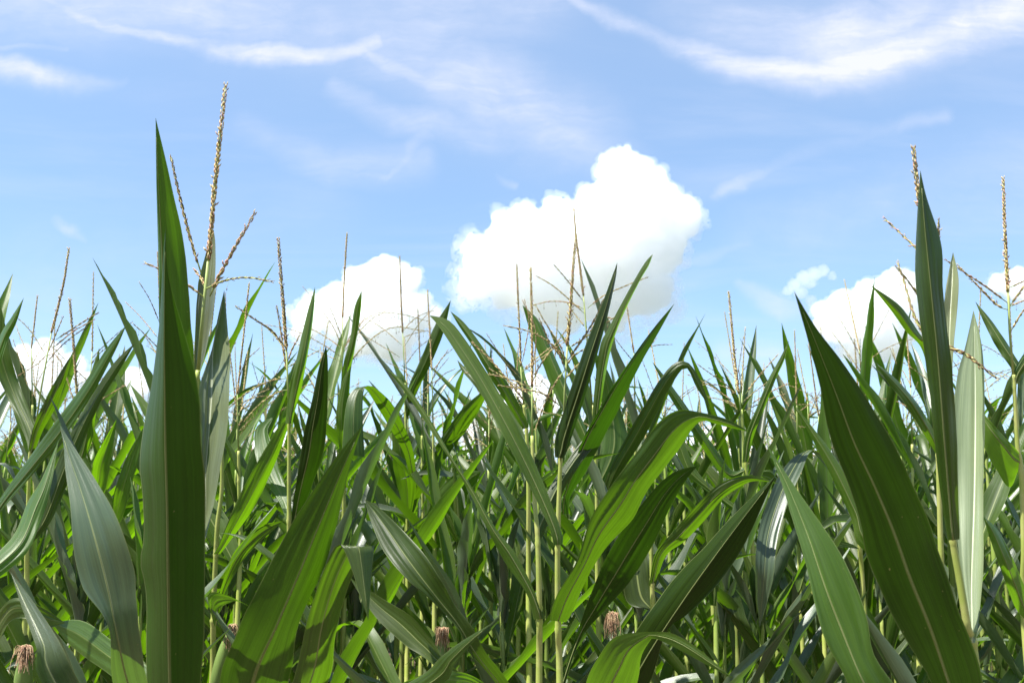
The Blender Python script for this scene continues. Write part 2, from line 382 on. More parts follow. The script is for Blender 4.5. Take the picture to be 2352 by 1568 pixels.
def hero_stalk(plant, pts, r0=0.011, r1=0.005, nodes=()):
    """pts: picture points (x, y, depth) top to bottom; goes on down to the ground at the plant's root"""
    org = plant.location
    w_ = [P(*p) for p in pts][::-1]
    root = Vector(org); low = w_[0]
    path = [root, root.lerp(low, 0.5) + Vector((HRNG.uniform(-.01, .01), 0, 0))] + w_
    Q = catmull([tuple(p) for p in path], 4)  # placeholder to keep numpy types simple
    fine = []; seglen = 24
    q = [Vector(p) for p in path]; ext = [q[0] * 2 - q[1]] + q + [q[-1] * 2 - q[-2]]
    for i in range(1, len(ext) - 2):
        a, b, c, d = ext[i - 1], ext[i], ext[i + 1], ext[i + 2]
        for t in [j / 8 for j in range(8)]:
            fine.append(0.5 * (b * 2 + (c - a) * t + (a * 2 - b * 5 + c * 4 - d) * t * t + (b * 3 - a - c * 3 + d) * t ** 3))
    fine.append(q[-1])
    nd = [P(*p) for p in nodes]
    # add rings round each node for a swollen joint
    ring = []
    for p in nd:
        j = min(range(len(fine)), key=lambda i: (fine[i] - p).length)
        ring.append((fine[j].z if abs(fine[j].z - p.z) < 0.004 else p.z))
    pts2 = []
    zs_ = [f.z for f in fine]
    for f in fine: pts2.append((f, 1.0))
    def at_z(z):
        for a, b in zip(fine[:-1], fine[1:]):
            if a.z <= z <= b.z and b.z > a.z: return a.lerp(b, (z - a.z) / (b.z - a.z))
        return fine[-1]
    for z in ring:
        for dz_, g in ((-0.012, 1.0), (-0.004, 1.22), (0.001, 1.28), (0.005, 1.08), (0.010, 0.92)):
            pts2.append((at_z(z + dz_), g))
    pts2.sort(key=lambda t: t[0].z)
    zmin, zmax = pts2[0][0].z, pts2[-1][0].z
    clean = [pts2[0]]
    for t in pts2[1:]:
        if t[0].z - clean[-1][0].z > 0.0015: clean.append(t)
    acc = Acc()
    tube(acc, [t[0] - org for t in clean], [(r0 + (min(r1, .0035) - r0) * ((t[0].z - zmin) / (zmax - zmin)) ** 2.5) * t[1] for t in clean], 10)
    return acc.build('stalk', M_STALK, plant)
def hero_tassel(plant, d, spike, stem, branches=(), r=0.0016, thick=1.3, seed=1, mat=(0, 0, 0, 0, 2, 3), anth=0.0, extra=2):
    """picture points: spike top to bottom, stem bottom (joins the stalk); branches = (list of points tip..joint, kind, thickness)"""
    rng = random.Random(seed); org = plant.location; thick *= 0.86
    acc = Acc()
    sp = [P(x, y, d) - org for x, y in spike][::-1]
    q = resample([(p.x, p.z, p.y) for p in sp], 10); sp = [Vector((a[0], a[2], a[1])) for a in q]
    tassel_axis(acc, sp, r, rng, 2.1, thick, anth, mat)
    stp = [P(x, y, d) - org for x, y in [spike[-1]] + list(stem)]
    tube(acc, stp, [r * 1.0 + 0.0009 * i / max(1, len(stp) - 1) for i in range(len(stp))], 6, 1)
    t = acc.build('tassel', TM, plant)
    kinds = {'s': (0, 0, 0, 2, 3), 'p': (2, 2, 2, 0), 'd': (3, 3, 3, 0), 'y': (0, 0, 0, 0)}
    sbx, sby = spike[-1]; stx, sty = stem[0]; px_ = FPX / d
    more = []
    for i in range(extra):
        t_ = rng.uniform(-.15, 1.0); x0 = sbx + (stx - sbx) * t_; y0 = sby + (sty - sby) * t_; L_ = rng.uniform(.07, .15) * px_; sg = rng.choice((-1, 1)); an_ = rng.uniform(.35, 1.15)
        bend_ = rng.uniform(-.1, .5); pt = []
        for j in range(4):
            f_ = j / 3; pt.append((x0 + sg * math.sin(an_ + bend_ * f_) * L_ * f_, y0 - math.cos(an_ + bend_ * f_) * L_ * f_))
        more.append((pt[::-1], rng.choice('sssdp'), .75, .06, d + rng.uniform(-.08, .12)))
    for b in list(branches) + more:
        pts, kd, th = b[0], b[1], b[2]; an = b[3] if len(b) > 3 else 0.0
        dd = b[4] if len(b) > 4 else (d + rng.uniform(-.05, .03))
        m = len(pts)
        w_ = [P(x, y, dd + (d - dd) * (i / (m - 1)) ** 1.5) - org for i, (x, y) in enumerate(pts)][::-1]
        q = resample([(p.x, p.z, p.y) for p in w_], 12); w_ = [Vector((a[0], a[2], a[1])) for a in q]
        a2 = Acc()
        tube(a2, w_[:3], [r * .55] * 3, 5, 1)
        tassel_axis(a2, w_[1:], r * 0.62, rng, 1.35, th * 1.15, an, kinds[kd])
        a2.build('branch', TM, t)
    return t
def hero_ear(plant, x, y, d, tilt=(0.25, 0, 1), ln=0.17, rr=0.019, show=True):
    rng = random.Random(int(x)); org = plant.location; b = P(x, y, d) - org; ax = Vector(tilt).normalized()
    acc = Acc(); pts = []; rad = []
    for i in range(10):
        t = i / 9; pts.append(b - ax * ln * (1 - t)); rad.append(rr * (0.45 + 0.55 * math.sin(math.pi * min(1, t * 1.15 + .08)) ** .6) * (1 if t < .8 else 1 - (t - .8) * 3.4))
    tube(acc, pts, rad, 10)
    ear = acc.build('ear', M_HUSK, plant)
    a2 = Acc()
    for i in range(120):
        p = b + Vector((rng.gauss(0, .004), rng.gauss(0, .004), -0.004)); q = [p]; v_ = ax * 0.0052 + Vector((rng.gauss(0, .0016), rng.gauss(0, .0016), rng.gauss(0, .001)))
        for j in range(rng.randint(6, 11)):
            v_ = v_ * .8 + Vector((rng.gauss(0, .0006), rng.gauss(0, .0006), -.0019)); q.append(q[-1] + v_)
        tube(a2, q, [.0006] * len(q), 3, 0, False)
    a2.build('silk', M_SILK, ear)
    return ear
def ground(x, y, d):                    # root point below a picture point
    p = P(x, y, d); return Vector((p.x, p.y, 0.0))

def leaf_shape(length, width, ang0, bend, droop_at, droop, roll, rng, n=16, k=3, twist=0.0, kink=False):
    """one blade in local space: starts at the origin, runs out along +X and up +Z. ang0: angle from the vertical at the base"""
    vs = []; uv = []; p = Vector((0, 0, 0)); a = ang0; ph = rng.uniform(0, 6); fr = rng.uniform(2, 4)
    yaw = 0.0; yv = rng.uniform(-.25, .25)
    for i in range(n):
        t = i / (n - 1)
        wd = width * 0.5 * min(1.0, (0.55 + 2.6 * t)) * (1 - max(0, (t - 0.45) / 0.55) ** 1.7) if t < 1 else 0.0
        wd = max(wd, 0.0003)
        tan = Vector((math.sin(a) * math.cos(yaw), math.sin(a) * math.sin(yaw), math.cos(a)))
        nor = Vector((-math.cos(a), 0, math.sin(a)))        # upper side
        nor = (nor - tan * nor.dot(tan)).normalized(); bi = tan.cross(nor)
        tw = twist * t
        nor, bi = nor * math.cos(tw) + bi * math.sin(tw), bi * math.cos(tw) - nor * math.sin(tw)
        rl = roll * (1 - 0.35 * t)
        for j in range(2 * k + 1):
            s = (j - k) / k
            th = s * rl
            x = math.sin(th) / max(rl, 1e-3) * wd; h = (1 - math.cos(th)) / max(rl, 1e-3) * wd + abs(s) * wd * 0.22
            h += 0.006 * math.sin(t * 6.28 * fr + ph + (1.5 if s > 0 else 0)) * s * s * (wd / (width * .5))
            vs.append(p + bi * x + nor * h); uv.append((0.5 + 0.5 * s, t))
        st_ = length / (n - 1)
        p = p + tan * st_
        rate = bend / n
        if t > droop_at: rate += droop / (n * 0.22) if kink and t < droop_at + 0.22 else (droop / (n * (1 - droop_at)) if not kink else 0)
        a += rate; yaw += yv / n
    m = 2 * k + 1
    fs = [(i * m + j, i * m + j + 1, (i + 1) * m + j + 1, (i + 1) * m + j) for i in range(n - 1) for j in range(m - 1)]
    return vs, fs, uv
def make_leaf_params(rng, upper):
    r = rng.random()
    if upper:
        L = rng.uniform(.40, .62); w_ = rng.uniform(.036, .056); ang = math.radians(rng.uniform(12, 38))
    else:
        L = rng.uniform(.56, .82); w_ = rng.uniform(.044, .072); ang = math.radians(rng.uniform(20, 44))
    if r < 0.66: bend, da, dr, kink = rng.uniform(0.0, .25), .99, 0, False
    elif r < 0.85: bend, da, dr, kink = rng.uniform(.15, .5), .5, rng.uniform(.4, 1.2), False
    else: bend, da, dr, kink = rng.uniform(.0, .3), rng.uniform(.5, .7), rng.uniform(1.4, 2.2), True
    roll = rng.uniform(.35, .9) if rng.random() < .45 else rng.uniform(1.0, 2.1)
    return dict(length=L, width=w_, ang0=ang, bend=bend, droop_at=da, droop=dr, roll=roll, kink=kink, twist=rng.uniform(-.9, .9))

# ---- plant with the tallest tassel and the broad upright leaf, left
pa = hero_plant('tall corn plant with the highest tassel and a broad dark upright leaf, left', ground(392, 1568, 1.52))
hero_stalk(pa, [(455, 850, 1.5), (440, 1000, 1.5), (424, 1250, 1.51), (408, 1450, 1.52), (398, 1640, 1.52)], .011, .0042, [(440, 1000, 1.5), (424, 1250, 1.51), (402, 1540, 1.52)])
hero_leaf(pa, [(372, 1180), (368, 1000), (366, 800), (364, 620), (359, 420), (357.5, 270)], [(450, 1180), (449, 980), (443, 808), (424, 577), (388, 400), (357.5, 270)], [1.47, 1.42, 1.355], e=(.012, -.004), mid=.14, mat=M_LEAF5)
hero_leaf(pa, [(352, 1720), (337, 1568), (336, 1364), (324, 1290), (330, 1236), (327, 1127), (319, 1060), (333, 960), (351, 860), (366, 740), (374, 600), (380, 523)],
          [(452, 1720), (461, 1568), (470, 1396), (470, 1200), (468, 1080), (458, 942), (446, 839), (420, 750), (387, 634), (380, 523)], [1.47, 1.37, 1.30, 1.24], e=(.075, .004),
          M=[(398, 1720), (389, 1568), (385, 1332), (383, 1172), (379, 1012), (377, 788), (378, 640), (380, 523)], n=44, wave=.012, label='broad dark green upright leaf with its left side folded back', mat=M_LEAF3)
hero_leaf(pa, [(420, 1330), (455, 1200), (459, 1000), (456, 900), (470, 850), (487, 800), (500, 730), (515, 666)], [(440, 1330), (474, 1230), (500, 1110), (519, 1000), (528, 840), (524, 770), (515, 666)], [1.46, 1.50, 1.58],
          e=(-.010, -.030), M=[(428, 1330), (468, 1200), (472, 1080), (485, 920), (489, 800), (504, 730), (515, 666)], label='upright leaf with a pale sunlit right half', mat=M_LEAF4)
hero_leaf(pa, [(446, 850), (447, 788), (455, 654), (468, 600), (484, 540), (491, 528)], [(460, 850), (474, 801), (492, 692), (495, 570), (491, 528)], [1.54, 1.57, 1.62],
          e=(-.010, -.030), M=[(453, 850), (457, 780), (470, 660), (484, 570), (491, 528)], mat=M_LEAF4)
hero_leaf(pa, [(330, 1720), (262, 1580), (250, 1441), (192, 1351), (170, 1268), (163, 1172), (150, 1076), (146, 1020), (137, 974)],
          [(372, 1700), (339, 1568), (324, 1479), (315, 1383), (301, 1281), (269, 1191), (224, 1108), (173, 1031), (137, 974)], [1.42, 1.27, 1.28, 1.36], e=(-.004, -.006),
          M=[(350, 1710), (294, 1568), (269, 1460), (246, 1345), (218, 1236), (186, 1127), (160, 1050), (137, 974)], label='grey green leaf with a silvery sheen leaning left', mat=M_LEAF2)
hero_leaf(pa, [(280, 1850), (96, 1568), (83, 1486), (51, 1396), (24, 1312)], [(330, 1850), (184, 1568), (128, 1460), (78, 1383), (24, 1312)], [1.5, 1.2, 1.2, 1.3], e=(-.02, -.02), mid=.35, mat=M_LEAF2)
hero_tassel(pa, 1.52, [(518, 195), (508, 290), (496, 400), (487, 500), (478, 600)], [(466, 720), (455, 850)],
            [([(393, 362), (410, 440), (435, 540), (462, 628)], 'd', 1.0), ([(586, 488), (550, 550), (510, 622), (482, 680)], 'p', 1.2), ([(445, 618), (462, 640), (470, 660)], 'p', .9)], r=.0022, thick=1.55, seed=3)

# ---- leaves rising from a plant below the frame, left of the middle
pc = hero_plant('corn plant with broad leaves leaning right and one bent over, left of centre', ground(560, 1760, 1.6))
hero_stalk(pc, [(575, 1640, 1.6), (565, 1760, 1.6)], .011, .008)
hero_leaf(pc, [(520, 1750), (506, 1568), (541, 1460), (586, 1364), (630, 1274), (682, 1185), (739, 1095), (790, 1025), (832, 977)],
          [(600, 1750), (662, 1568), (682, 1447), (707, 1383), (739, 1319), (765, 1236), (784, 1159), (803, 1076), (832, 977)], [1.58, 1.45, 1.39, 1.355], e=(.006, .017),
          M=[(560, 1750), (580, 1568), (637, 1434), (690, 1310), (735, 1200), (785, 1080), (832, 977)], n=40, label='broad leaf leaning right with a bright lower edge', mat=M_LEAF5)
hero_leaf(pc, [(600, 1760), (672, 1568), (714, 1396), (752, 1287), (772, 1250), (790, 1262), (812, 1320), (846, 1424)],
          [(650, 1760), (752, 1568), (772, 1450), (806, 1330), (855, 1250), (856, 1285), (852, 1340), (846, 1424)], [1.62, 1.5, 1.40, 1.36, 1.33], e=(-.002, .028), label='leaf bent over at the top with a pale hanging tip', n=48)
hero_leaf(pc, [(640, 1700), (938, 1568), (1010, 1510), (1060, 1472), (1131, 1430)], [(660, 1760), (1000, 1580), (1040, 1530), (1090, 1470), (1131, 1430)], [1.6, 1.45, 1.35], e=(.02, .0), mid=.6)
hero_leaf(pc, [(570, 1800), (470, 1680), (330, 1600), (240, 1540), (160, 1480), (120, 1430)], [(590, 1780), (520, 1660), (380, 1560), (270, 1480), (190, 1425), (120, 1430)], [1.6, 1.7, 1.9], e=(.01, .01), rib=False)

# ---- pair of plants in the middle with bare pale stalks
pd = hero_plant('corn plant with a straight pale yellow stalk and a tall tassel before the big cloud', ground(1285, 1568, 1.9))
hero_stalk(pd, [(1296, 1000, 1.9), (1288, 1051, 1.9), (1281, 1254, 1.9), (1282, 1439, 1.9), (1286, 1600, 1.9)], .0098, .0052, [(1288, 1051, 1.9), (1281, 1254, 1.9), (1282, 1439, 1.9)])
hero_leaf(pd, [(1275, 1050), (1274, 1030), (1277, 1000), (1310, 895), (1346, 790), (1382, 700), (1404, 640), (1418, 602)],
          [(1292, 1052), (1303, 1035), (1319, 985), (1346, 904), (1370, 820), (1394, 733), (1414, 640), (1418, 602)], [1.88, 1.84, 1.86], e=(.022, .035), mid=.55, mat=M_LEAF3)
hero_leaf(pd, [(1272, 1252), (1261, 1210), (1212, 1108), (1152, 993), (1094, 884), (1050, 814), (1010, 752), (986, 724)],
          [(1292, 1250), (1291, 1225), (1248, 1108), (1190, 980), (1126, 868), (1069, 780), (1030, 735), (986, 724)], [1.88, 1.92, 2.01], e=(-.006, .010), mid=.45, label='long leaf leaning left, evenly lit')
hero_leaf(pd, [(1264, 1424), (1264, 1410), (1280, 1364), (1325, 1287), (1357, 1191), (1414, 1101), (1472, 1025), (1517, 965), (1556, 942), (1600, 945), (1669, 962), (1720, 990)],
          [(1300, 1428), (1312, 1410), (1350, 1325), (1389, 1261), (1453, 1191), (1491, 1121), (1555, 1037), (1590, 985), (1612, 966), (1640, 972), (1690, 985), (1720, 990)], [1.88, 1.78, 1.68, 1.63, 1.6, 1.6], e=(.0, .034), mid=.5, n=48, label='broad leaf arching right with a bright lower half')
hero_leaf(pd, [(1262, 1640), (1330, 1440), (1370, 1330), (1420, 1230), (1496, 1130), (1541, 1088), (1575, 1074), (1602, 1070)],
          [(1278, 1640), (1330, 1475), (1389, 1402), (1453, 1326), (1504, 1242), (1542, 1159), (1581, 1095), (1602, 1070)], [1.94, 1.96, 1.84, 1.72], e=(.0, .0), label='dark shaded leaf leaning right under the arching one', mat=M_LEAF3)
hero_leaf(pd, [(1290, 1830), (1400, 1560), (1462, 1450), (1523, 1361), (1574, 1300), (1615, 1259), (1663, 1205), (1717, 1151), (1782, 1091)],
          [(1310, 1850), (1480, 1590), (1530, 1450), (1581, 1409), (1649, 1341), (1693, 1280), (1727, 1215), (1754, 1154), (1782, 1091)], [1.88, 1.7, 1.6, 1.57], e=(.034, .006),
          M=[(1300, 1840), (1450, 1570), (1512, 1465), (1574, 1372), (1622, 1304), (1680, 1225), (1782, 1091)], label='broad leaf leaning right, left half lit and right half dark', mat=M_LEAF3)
hero_leaf(pd, [(1300, 1860), (1338, 1590), (1389, 1485), (1420, 1459), (1455, 1452), (1500, 1450), (1545, 1454), (1601, 1487), (1686, 1558)],
          [(1320, 1880), (1452, 1600), (1472, 1511), (1490, 1475), (1500, 1464), (1520, 1472), (1566, 1494), (1622, 1525), (1686, 1558)], [1.85, 1.64, 1.5, 1.42, 1.34, 1.31], e=(.0, .018), n=48, label='leaf arching over with a pale flat tip at the picture bottom')
hero_tassel(pd, 1.9, [(1323, 542), (1316, 620), (1310, 710), (1303, 795)], [(1297, 900), (1295, 1010)],
            [([(1385, 690), (1365, 735), (1330, 790), (1302, 830)], 's', 1.0), ([(1345, 800), (1320, 815), (1300, 840)], 's', .9), ([(1145, 885), (1200, 893), (1250, 905), (1290, 935)], 's', .8),
             ([(1230, 985), (1250, 930), (1275, 880), (1297, 850)], 's', .8), ([(1340, 825), (1320, 845), (1298, 870)], 's', .8), ([(1240, 735), (1265, 790), (1285, 815), (1298, 850)], 'd', .8)], r=.0017, thick=1.5, seed=5, anth=.02)

pe = hero_plant('corn plant with a pale stalk just left of the straight central one', ground(1238, 1568, 1.95))
hero_stalk(pe, [(1222, 1000, 2.0), (1228, 1150, 1.98), (1235, 1241, 1.96), (1239, 1421, 1.95), (1238, 1600, 1.95)], .0098, .0045, [(1235, 1241, 1.96), (1239, 1421, 1.95)])
hero_leaf(pe, [(1226, 1422), (1210, 1364), (1158, 1287), (1114, 1204), (1069, 1114), (1005, 1012), (941, 916), (905, 868), (886, 846)],
          [(1252, 1420), (1244, 1395), (1190, 1280), (1140, 1215), (1097, 1140), (1043, 1057), (979, 948), (925, 876), (886, 846)], [1.94, 1.95, 1.99, 2.05], e=(.006, .012), mid=.6)
hero_leaf(pe, [(1224, 1240), (1222, 1215), (1236, 1180), (1262, 1120), (1300, 1060), (1345, 1000), (1400, 925), (1440, 860)],
          [(1238, 1243), (1248, 1228), (1262, 1195), (1290, 1135), (1330, 1070), (1370, 1015), (1420, 930), (1440, 860)], [1.98, 2.05, 2.15], e=(.01, .01))
hero_leaf(pe, [(1200, 1650), (1117, 1540), (1078, 1498), (1059, 1454), (1027, 1415), (982, 1370), (931, 1326), (880, 1262), (848, 1185), (838, 1146)],
          [(1225, 1650), (1150, 1540), (1117, 1500), (1085, 1441), (1046, 1390), (1014, 1332), (976, 1274), (918, 1210), (870, 1165), (838, 1146)], [1.95, 1.88, 1.88, 2.0], e=(-.006, -.006),
          M=[(1212, 1650), (1101, 1511), (1053, 1434), (1002, 1370), (944, 1294), (886, 1210), (838, 1146)], label='dark leaf leaning left with a pale midrib')
hero_leaf(pe, [(1190, 1700), (1000, 1530), (930, 1480), (870, 1425), (830, 1370), (803, 1325)], [(1230, 1700), (1030, 1520), (1000, 1480), (945, 1415), (880, 1375), (803, 1325)], [1.96, 2.0, 2.1], e=(-.01, -.01))
hero_leaf(pe, [(1190, 1640), (1100, 1560), (1030, 1540), (960, 1552), (880, 1590)], [(1200, 1680), (1110, 1600), (1040, 1580), (970, 1580), (880, 1590)], [1.96, 1.8, 1.7], rib=False)
hero_tassel(pe, 2.02, [(1219, 617), (1221, 710), (1222, 800), (1222, 890)], [(1222, 950), (1222, 1010)],
            [([(1086, 788), (1130, 830), (1180, 890), (1215, 935)], 's', 1.1), ([(1230, 700), (1255, 745), (1290, 800), (1300, 840)], 's', .7), ([(1310, 745), (1280, 785), (1240, 840), (1224, 875)], 's', .8),
             ([(1200, 690), (1230, 760), (1222, 860)], 'p', .6)], r=.0016, thick=1.4, seed=6)

# ---- plant behind the central pair
pf = hero_plant('corn plant behind the central pair, two overlapping spikes on its tassel tip', ground(1372, 1568, 2.45))
hero_stalk(pf, [(1362, 930, 2.45), (1368, 1030, 2.45), (1372, 1200, 2.45), (1374, 1400, 2.45)], .010, .005, [(1368, 1030, 2.45)])
hero_leaf(pf, [(1362, 1010), (1360, 960), (1376, 805), (1397, 755), (1442, 670), (1480, 605), (1500, 583)], [(1376, 1010), (1376, 960), (1400, 815), (1427, 733), (1469, 646), (1490, 610), (1500, 583)], [2.42, 2.35, 2.3], e=(.02, .04), mid=.6)
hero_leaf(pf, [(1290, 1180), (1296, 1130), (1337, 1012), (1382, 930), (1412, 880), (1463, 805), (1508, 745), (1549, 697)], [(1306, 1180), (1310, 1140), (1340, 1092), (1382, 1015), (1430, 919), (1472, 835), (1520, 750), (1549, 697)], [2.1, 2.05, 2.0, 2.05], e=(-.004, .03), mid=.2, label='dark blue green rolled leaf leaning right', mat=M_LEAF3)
hero_leaf(pf, [(1352, 1060), (1330, 1010), (1280, 920), (1240, 820), (1220, 770), (1200, 700)], [(1366, 1060), (1352, 1000), (1310, 900), (1275, 820), (1240, 740), (1200, 700)], [2.45, 2.5, 2.55], e=(.02, .02), mid=.7)
hero_leaf(pf, [(1366, 1200), (1395, 1090), (1440, 1000), (1480, 930), (1500, 895), (1535, 846), (1560, 829), (1585, 836), (1612, 880), (1632, 937)],
          [(1380, 1200), (1420, 1100), (1470, 1020), (1505, 955), (1530, 905), (1556, 862), (1570, 846), (1582, 850), (1600, 890), (1632, 937)], [2.45, 2.4, 2.35, 2.35], e=(.008, .008), rib=False)
hero_leaf(pf, [(1360, 1130), (1380, 1020), (1380, 900), (1368, 840), (1366, 805)], [(1376, 1130), (1440, 1030), (1420, 920), (1400, 860), (1366, 805)], [2.45, 2.5, 2.5], e=(.01, .01), rib=False)
hero_tassel(pf, 2.45, [(1318, 480), (1324, 550), (1333, 620), (1340, 680)], [(1347, 760), (1360, 940)],
            [([(1274, 610), (1300, 640), (1339, 690)], 'd', .8), ([(1232, 634), (1275, 660), (1345, 722)], 's', .8), ([(1487, 637), (1440, 655), (1385, 680), (1350, 708)], 's', .8), ([(1420, 735), (1380, 730), (1350, 770)], 'p', .9)], r=.0016, thick=1.35, seed=8)

pg = hero_plant('corn plant left of the central pair, one rolled leaf reaching up left', ground(1210, 1500, 2.3))
hero_stalk(pg, [(1203, 930, 2.3), (1209, 985, 2.3), (1214, 1150, 2.3), (1214, 1400, 2.3)], .0095, .0045, [(1209, 985, 2.3)])
hero_leaf(pg, [(1200, 985), (1172, 940), (1127, 868), (1085, 795), (1055, 750), (1034, 714)], [(1214, 982), (1212, 968), (1169, 884), (1127, 822), (1070, 745), (1034, 714)], [2.28, 2.25, 2.3], e=(.02, .005), mid=.4)
hero_leaf(pg, [(1206, 1060), (1190, 1020), (1130, 940), (1085, 880), (1060, 850), (1050, 826)], [(1216, 1060), (1216, 1020), (1165, 930), (1110, 880), (1075, 850), (1050, 826)], [2.3, 2.4, 2.5], e=(.01, .01), rib=False)
hero_ear(pg, 1016, 1440, 2.3, (.02, -.1, 1), .18, .02)
hero_tassel(pg, 2.3, [(1187, 611), (1190, 690), (1194, 770), (1196, 842)], [(1200, 900), (1204, 940)], [([(1205, 690), (1215, 740), (1200, 830)], 'p', .6), ([(1120, 770), (1160, 830), (1197, 870)], 's', .6)], r=.0014, thick=1.3, seed=9)

# ---- right: big leaf, upright leaf and bright leaf of one plant
pr = hero_plant('tall corn plant with a huge dark leaf leaning left and an upright leaf', ground(2250, 1568, 1.35))
hero_stalk(pr, [(2168, 1060, 1.36), (2188, 1236, 1.36), (2204, 1330, 1.36), (2222, 1440, 1.36), (2248, 1600, 1.36)], .0095, .0055, [(2188, 1238, 1.36), (2228, 1475, 1.36)])
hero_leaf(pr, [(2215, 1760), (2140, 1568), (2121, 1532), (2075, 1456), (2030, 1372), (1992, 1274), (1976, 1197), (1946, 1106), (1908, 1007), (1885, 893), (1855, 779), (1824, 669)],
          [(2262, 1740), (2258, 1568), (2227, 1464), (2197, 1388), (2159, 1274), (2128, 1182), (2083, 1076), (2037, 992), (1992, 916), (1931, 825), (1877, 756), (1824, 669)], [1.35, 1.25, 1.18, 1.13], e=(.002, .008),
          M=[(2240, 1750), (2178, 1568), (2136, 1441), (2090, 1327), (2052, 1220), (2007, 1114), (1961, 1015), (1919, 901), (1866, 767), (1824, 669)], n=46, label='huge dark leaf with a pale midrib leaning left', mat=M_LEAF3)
hero_leaf(pr, [(2200, 1860), (1980, 1620), (1938, 1547), (1885, 1441), (1855, 1312), (1824, 1205), (1794, 1106), (1760, 1018)],
          [(2240, 1860), (2095, 1630), (2052, 1568), (2007, 1502), (1992, 1418), (1961, 1334), (1923, 1258), (1877, 1190), (1824, 1114), (1760, 1018)], [1.36, 1.28, 1.32, 1.42], e=(.002, .006),
          M=[(2220, 1860), (2030, 1640), (1984, 1568), (1931, 1441), (1893, 1342), (1855, 1228), (1808, 1112), (1760, 1018)], n=40, label='dull green leaf with a bright midrib leaning left')
hero_leaf(pr, [(2178, 1240), (2170, 1197), (2155, 1091), (2144, 984), (2128, 848), (2113, 741), (2102, 627), (2106, 505), (2114, 391)],
          [(2204, 1238), (2204, 1215), (2201, 1137), (2197, 984), (2182, 802), (2166, 665), (2163, 566), (2128, 452), (2114, 391)], [1.338, 1.29, 1.27, 1.28], e=(.030, .014),
          M=[(2189, 1240), (2184, 1190), (2170, 1022), (2155, 832), (2140, 680), (2124, 520), (2114, 391)], n=42, label='upright leaf with a lit left half and dark right half')
hero_leaf(pr, [(2228, 1475), (2222, 1400), (2206, 1300), (2192, 1150), (2187, 1000), (2191, 930), (2199, 860), (2216, 800), (2236, 712)],
          [(2240, 1475), (2248, 1420), (2259, 1289), (2258, 1137), (2262, 984), (2261, 870), (2254, 787), (2236, 712)], [1.36, 1.43, 1.50, 1.55], e=(.004, -.024),
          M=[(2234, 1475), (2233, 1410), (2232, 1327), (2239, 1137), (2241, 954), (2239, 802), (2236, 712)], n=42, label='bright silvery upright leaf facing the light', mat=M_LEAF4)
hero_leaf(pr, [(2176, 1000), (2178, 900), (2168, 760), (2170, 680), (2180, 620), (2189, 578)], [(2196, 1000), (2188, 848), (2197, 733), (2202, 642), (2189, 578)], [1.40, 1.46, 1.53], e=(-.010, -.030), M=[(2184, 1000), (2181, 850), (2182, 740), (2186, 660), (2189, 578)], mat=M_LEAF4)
hero_tassel(pr, 1.37, [(2098, 340), (2106, 420), (2118, 500), (2132, 600)], [(2150, 800), (2168, 1070)],
            [([(2289, 868), (2250, 838), (2215, 812), (2160, 790)], 'd', 1.1, 0.0, 1.31), ([(2156, 505), (2156, 560), (2150, 700)], 'd', .9), ([(2062, 604), (2078, 650), (2104, 735), (2150, 800)], 's', .9, 0, 1.42)], r=.0018, thick=1.6, seed=12)

pr2 = hero_plant('corn plant behind the upright leaf, two narrow leaves pointing up left', ground(2170, 1500, 2.0))
hero_stalk(pr2, [(2150, 960, 2.0), (2154, 1040, 2.0), (2162, 1300, 2.0), (2168, 1560, 2.0)], .010, .005, [(2154, 1040, 2.0)])
hero_leaf(pr2, [(2146, 960), (2121, 812), (2080, 760), (2045, 711), (1998, 653)], [(2156, 960), (2136, 790), (2117, 772), (2068, 703), (1998, 653)], [2.0, 1.9, 1.85], e=(.015, .01))
hero_leaf(pr2, [(2148, 1040), (2128, 1007), (2080, 930), (2040, 880), (2008, 830)], [(2160, 1040), (2150, 1000), (2110, 930), (2060, 872), (2008, 830)], [2.0, 1.95, 1.95], e=(.0, .02), mid=.6)
hero_leaf(pr2, [(2158, 1330), (1984, 1262), (1955, 1190), (1900, 1075), (1850, 980), (1812, 914)], [(2166, 1320), (2010, 1230), (1975, 1160), (1925, 1060), (1862, 975), (1812, 914)], [2.0, 2.05, 2.1], e=(.015, .01))

pq = hero_plant('corn plant at the right picture edge with a long upright tassel on a bare stem', ground(2360, 1500, 2.0))
hero_stalk(pq, [(2328, 860, 2.0), (2337, 1022, 2.0), (2345, 1075, 2.0), (2352, 1250, 2.0), (2358, 1500, 2.0)], .0095, .0042, [(2330, 880, 2.0), (2345, 1072, 2.0)])
hero_leaf(pq, [(2334, 882), (2322, 845), (2290, 800), (2262, 745), (2240, 692)], [(2338, 880), (2352, 860), (2330, 815), (2282, 742), (2240, 692)], [2.02, 2.05, 2.1], e=(.01, .01), mid=.6)
hero_leaf(pq, [(2340, 1078), (2318, 1120), (2285, 1070), (2262, 1030), (2240, 960), (2225, 900)], [(2348, 1065), (2341, 1040), (2303, 998), (2262, 952), (2240, 920), (2225, 900)], [2.0, 1.98, 2.02], e=(.03, .0), mid=.75)
hero_leaf(pq, [(2326, 880), (2330, 850), (2352, 812), (2400, 750), (2440, 680)], [(2338, 878), (2346, 862), (2372, 830), (2425, 750), (2440, 680)], [2.0, 1.98, 2.0], e=(.01, .01))
hero_leaf(pq, [(2352, 1420), (2330, 1390), (2300, 1310), (2278, 1250), (2258, 1184)], [(2362, 1400), (2362, 1370), (2330, 1290), (2295, 1220), (2258, 1184)], [2.0, 1.9, 1.9], e=(.01, .02))
